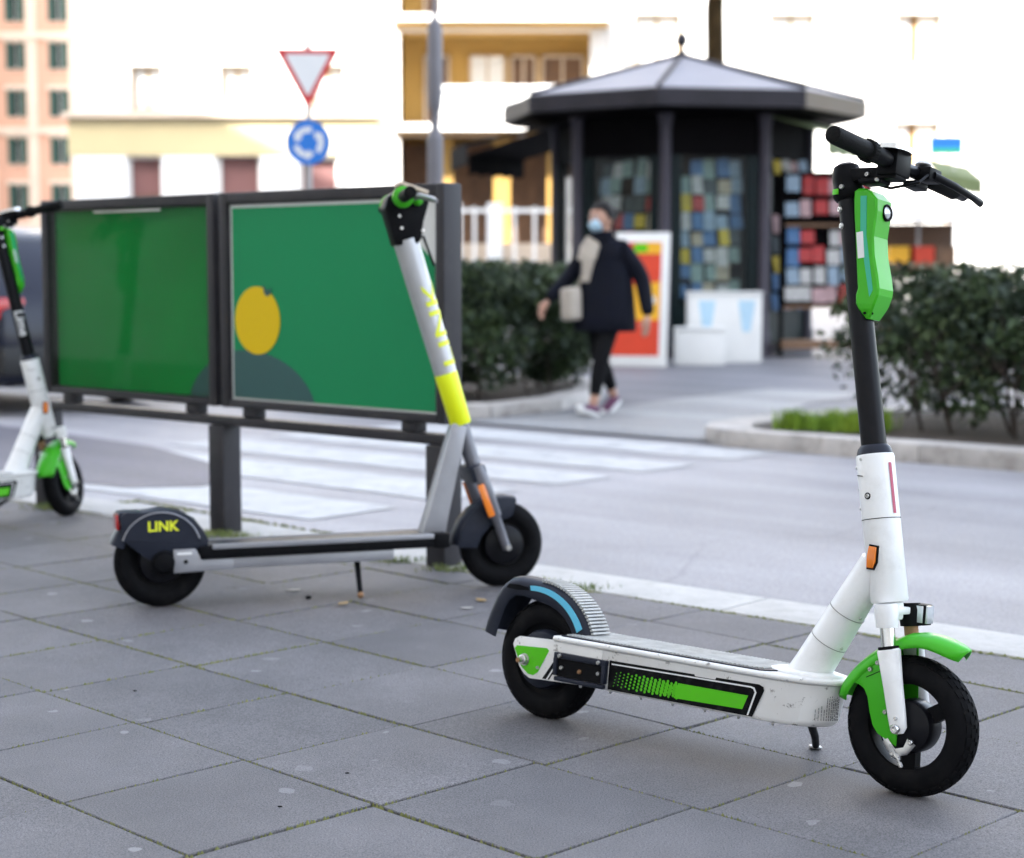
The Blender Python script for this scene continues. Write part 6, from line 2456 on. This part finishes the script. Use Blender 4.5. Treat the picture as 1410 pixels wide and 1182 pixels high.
def stall():
    root = empty('market_stall', (6.6, 28.5, GZ))
    q = M()
    q.lathe([(0.0, 2.35), (0.5, 2.18), (0.95, 1.95), (1.0, 1.86)], (0, 0, 0), (0, 0, 1), 8)
    q.build('umbrella', 'plain_white', root, smooth=False)
    q = M()
    q.cyl((0, 0, 0), (0, 0, 2.35), 0.03, 8)
    q.build('pole', 'galv', root)
    q = M()
    q.box((0, 0.0, 1.15), (1.3, 0.7, 0.08))
    q.build('counter', 'wood', root)
    q = M()
    q.box((0, 0.36, 1.4), (1.3, 0.05, 0.85))
    q.build('back_board', 'shutter_brown', root)
    for x in (-.5, .5):
        q = M()
        q.box((x, 0, 0.56), (0.08, 0.6, 1.1))
        q.build('leg', 'wood', root)
    for k, (x, c) in enumerate(((-.35, 'poster_amber'), (0.05, 'poster_red'), (.4, 'wood'))):
        q = M()
        q.box((x, -0.05, 1.32), (0.32, 0.4, 0.26))
        q.build('tray', c, root)
    tag(root, 'brown market stall under a white umbrella between the scooter stem and the far hedge', 'stall')
stall()

# ================================================================== TREE behind the newsstand
def tree(x, y, label, seed):
    rr = random.Random(seed)
    root = empty('tree', (x, y, GZ))
    t = M()
    t.tube([(0, 0, 0), (0.02, 0, 0.4), (0, 0, 2.5), (-0.05, 0.02, 5.0), (0.02, 0, 6.6)], [0.24, 0.175, 0.150, 0.14, 0.11], 12)
    tips = []
    for k in range(9):
        a = k * 2.4 + rr.uniform(-.3, .3)
        z = 5.7 + rr.uniform(0, .9)
        p0 = Vector((0, 0, z))
        p1 = p0 + Vector((math.cos(a) * .6, math.sin(a) * .6, .7))
        p2 = p1 + Vector((math.cos(a) * rr.uniform(.5, 1.0), math.sin(a) * rr.uniform(.5, 1.0), rr.uniform(.5, 1.2)))
        t.tube([p0, p1, p2], [0.05, 0.034, 0.014], 8)
        tips += [p1, p2, p1.lerp(p2, .5)]
        for _ in range(3):
            e = p2 + Vector((rr.uniform(-.6, .6), rr.uniform(-.6, .6), rr.uniform(-.1, .8)))
            t.tube([p2, e], [0.012, 0.005], 5)
            tips.append(e)
    t.build('trunk', 'bark', root)
    ms = [M() for _ in range(3)]
    for _ in range(4200):
        c = rr.choice(tips) + Vector((rr.gauss(0, .3), rr.gauss(0, .3), rr.gauss(.1, .25)))
        if c.z < 5.9:
            continue
        leaf_quads(ms[rr.randrange(3)], c, 0.075, rr)
    for i, m in enumerate(ms):
        m.build('crown', 'leaf%d' % (i + 1), root, smooth=False)
    tag(root, label, 'tree')
tree(3.14, 27.0, 'brown tree trunk rising behind the newsstand roof', 2)
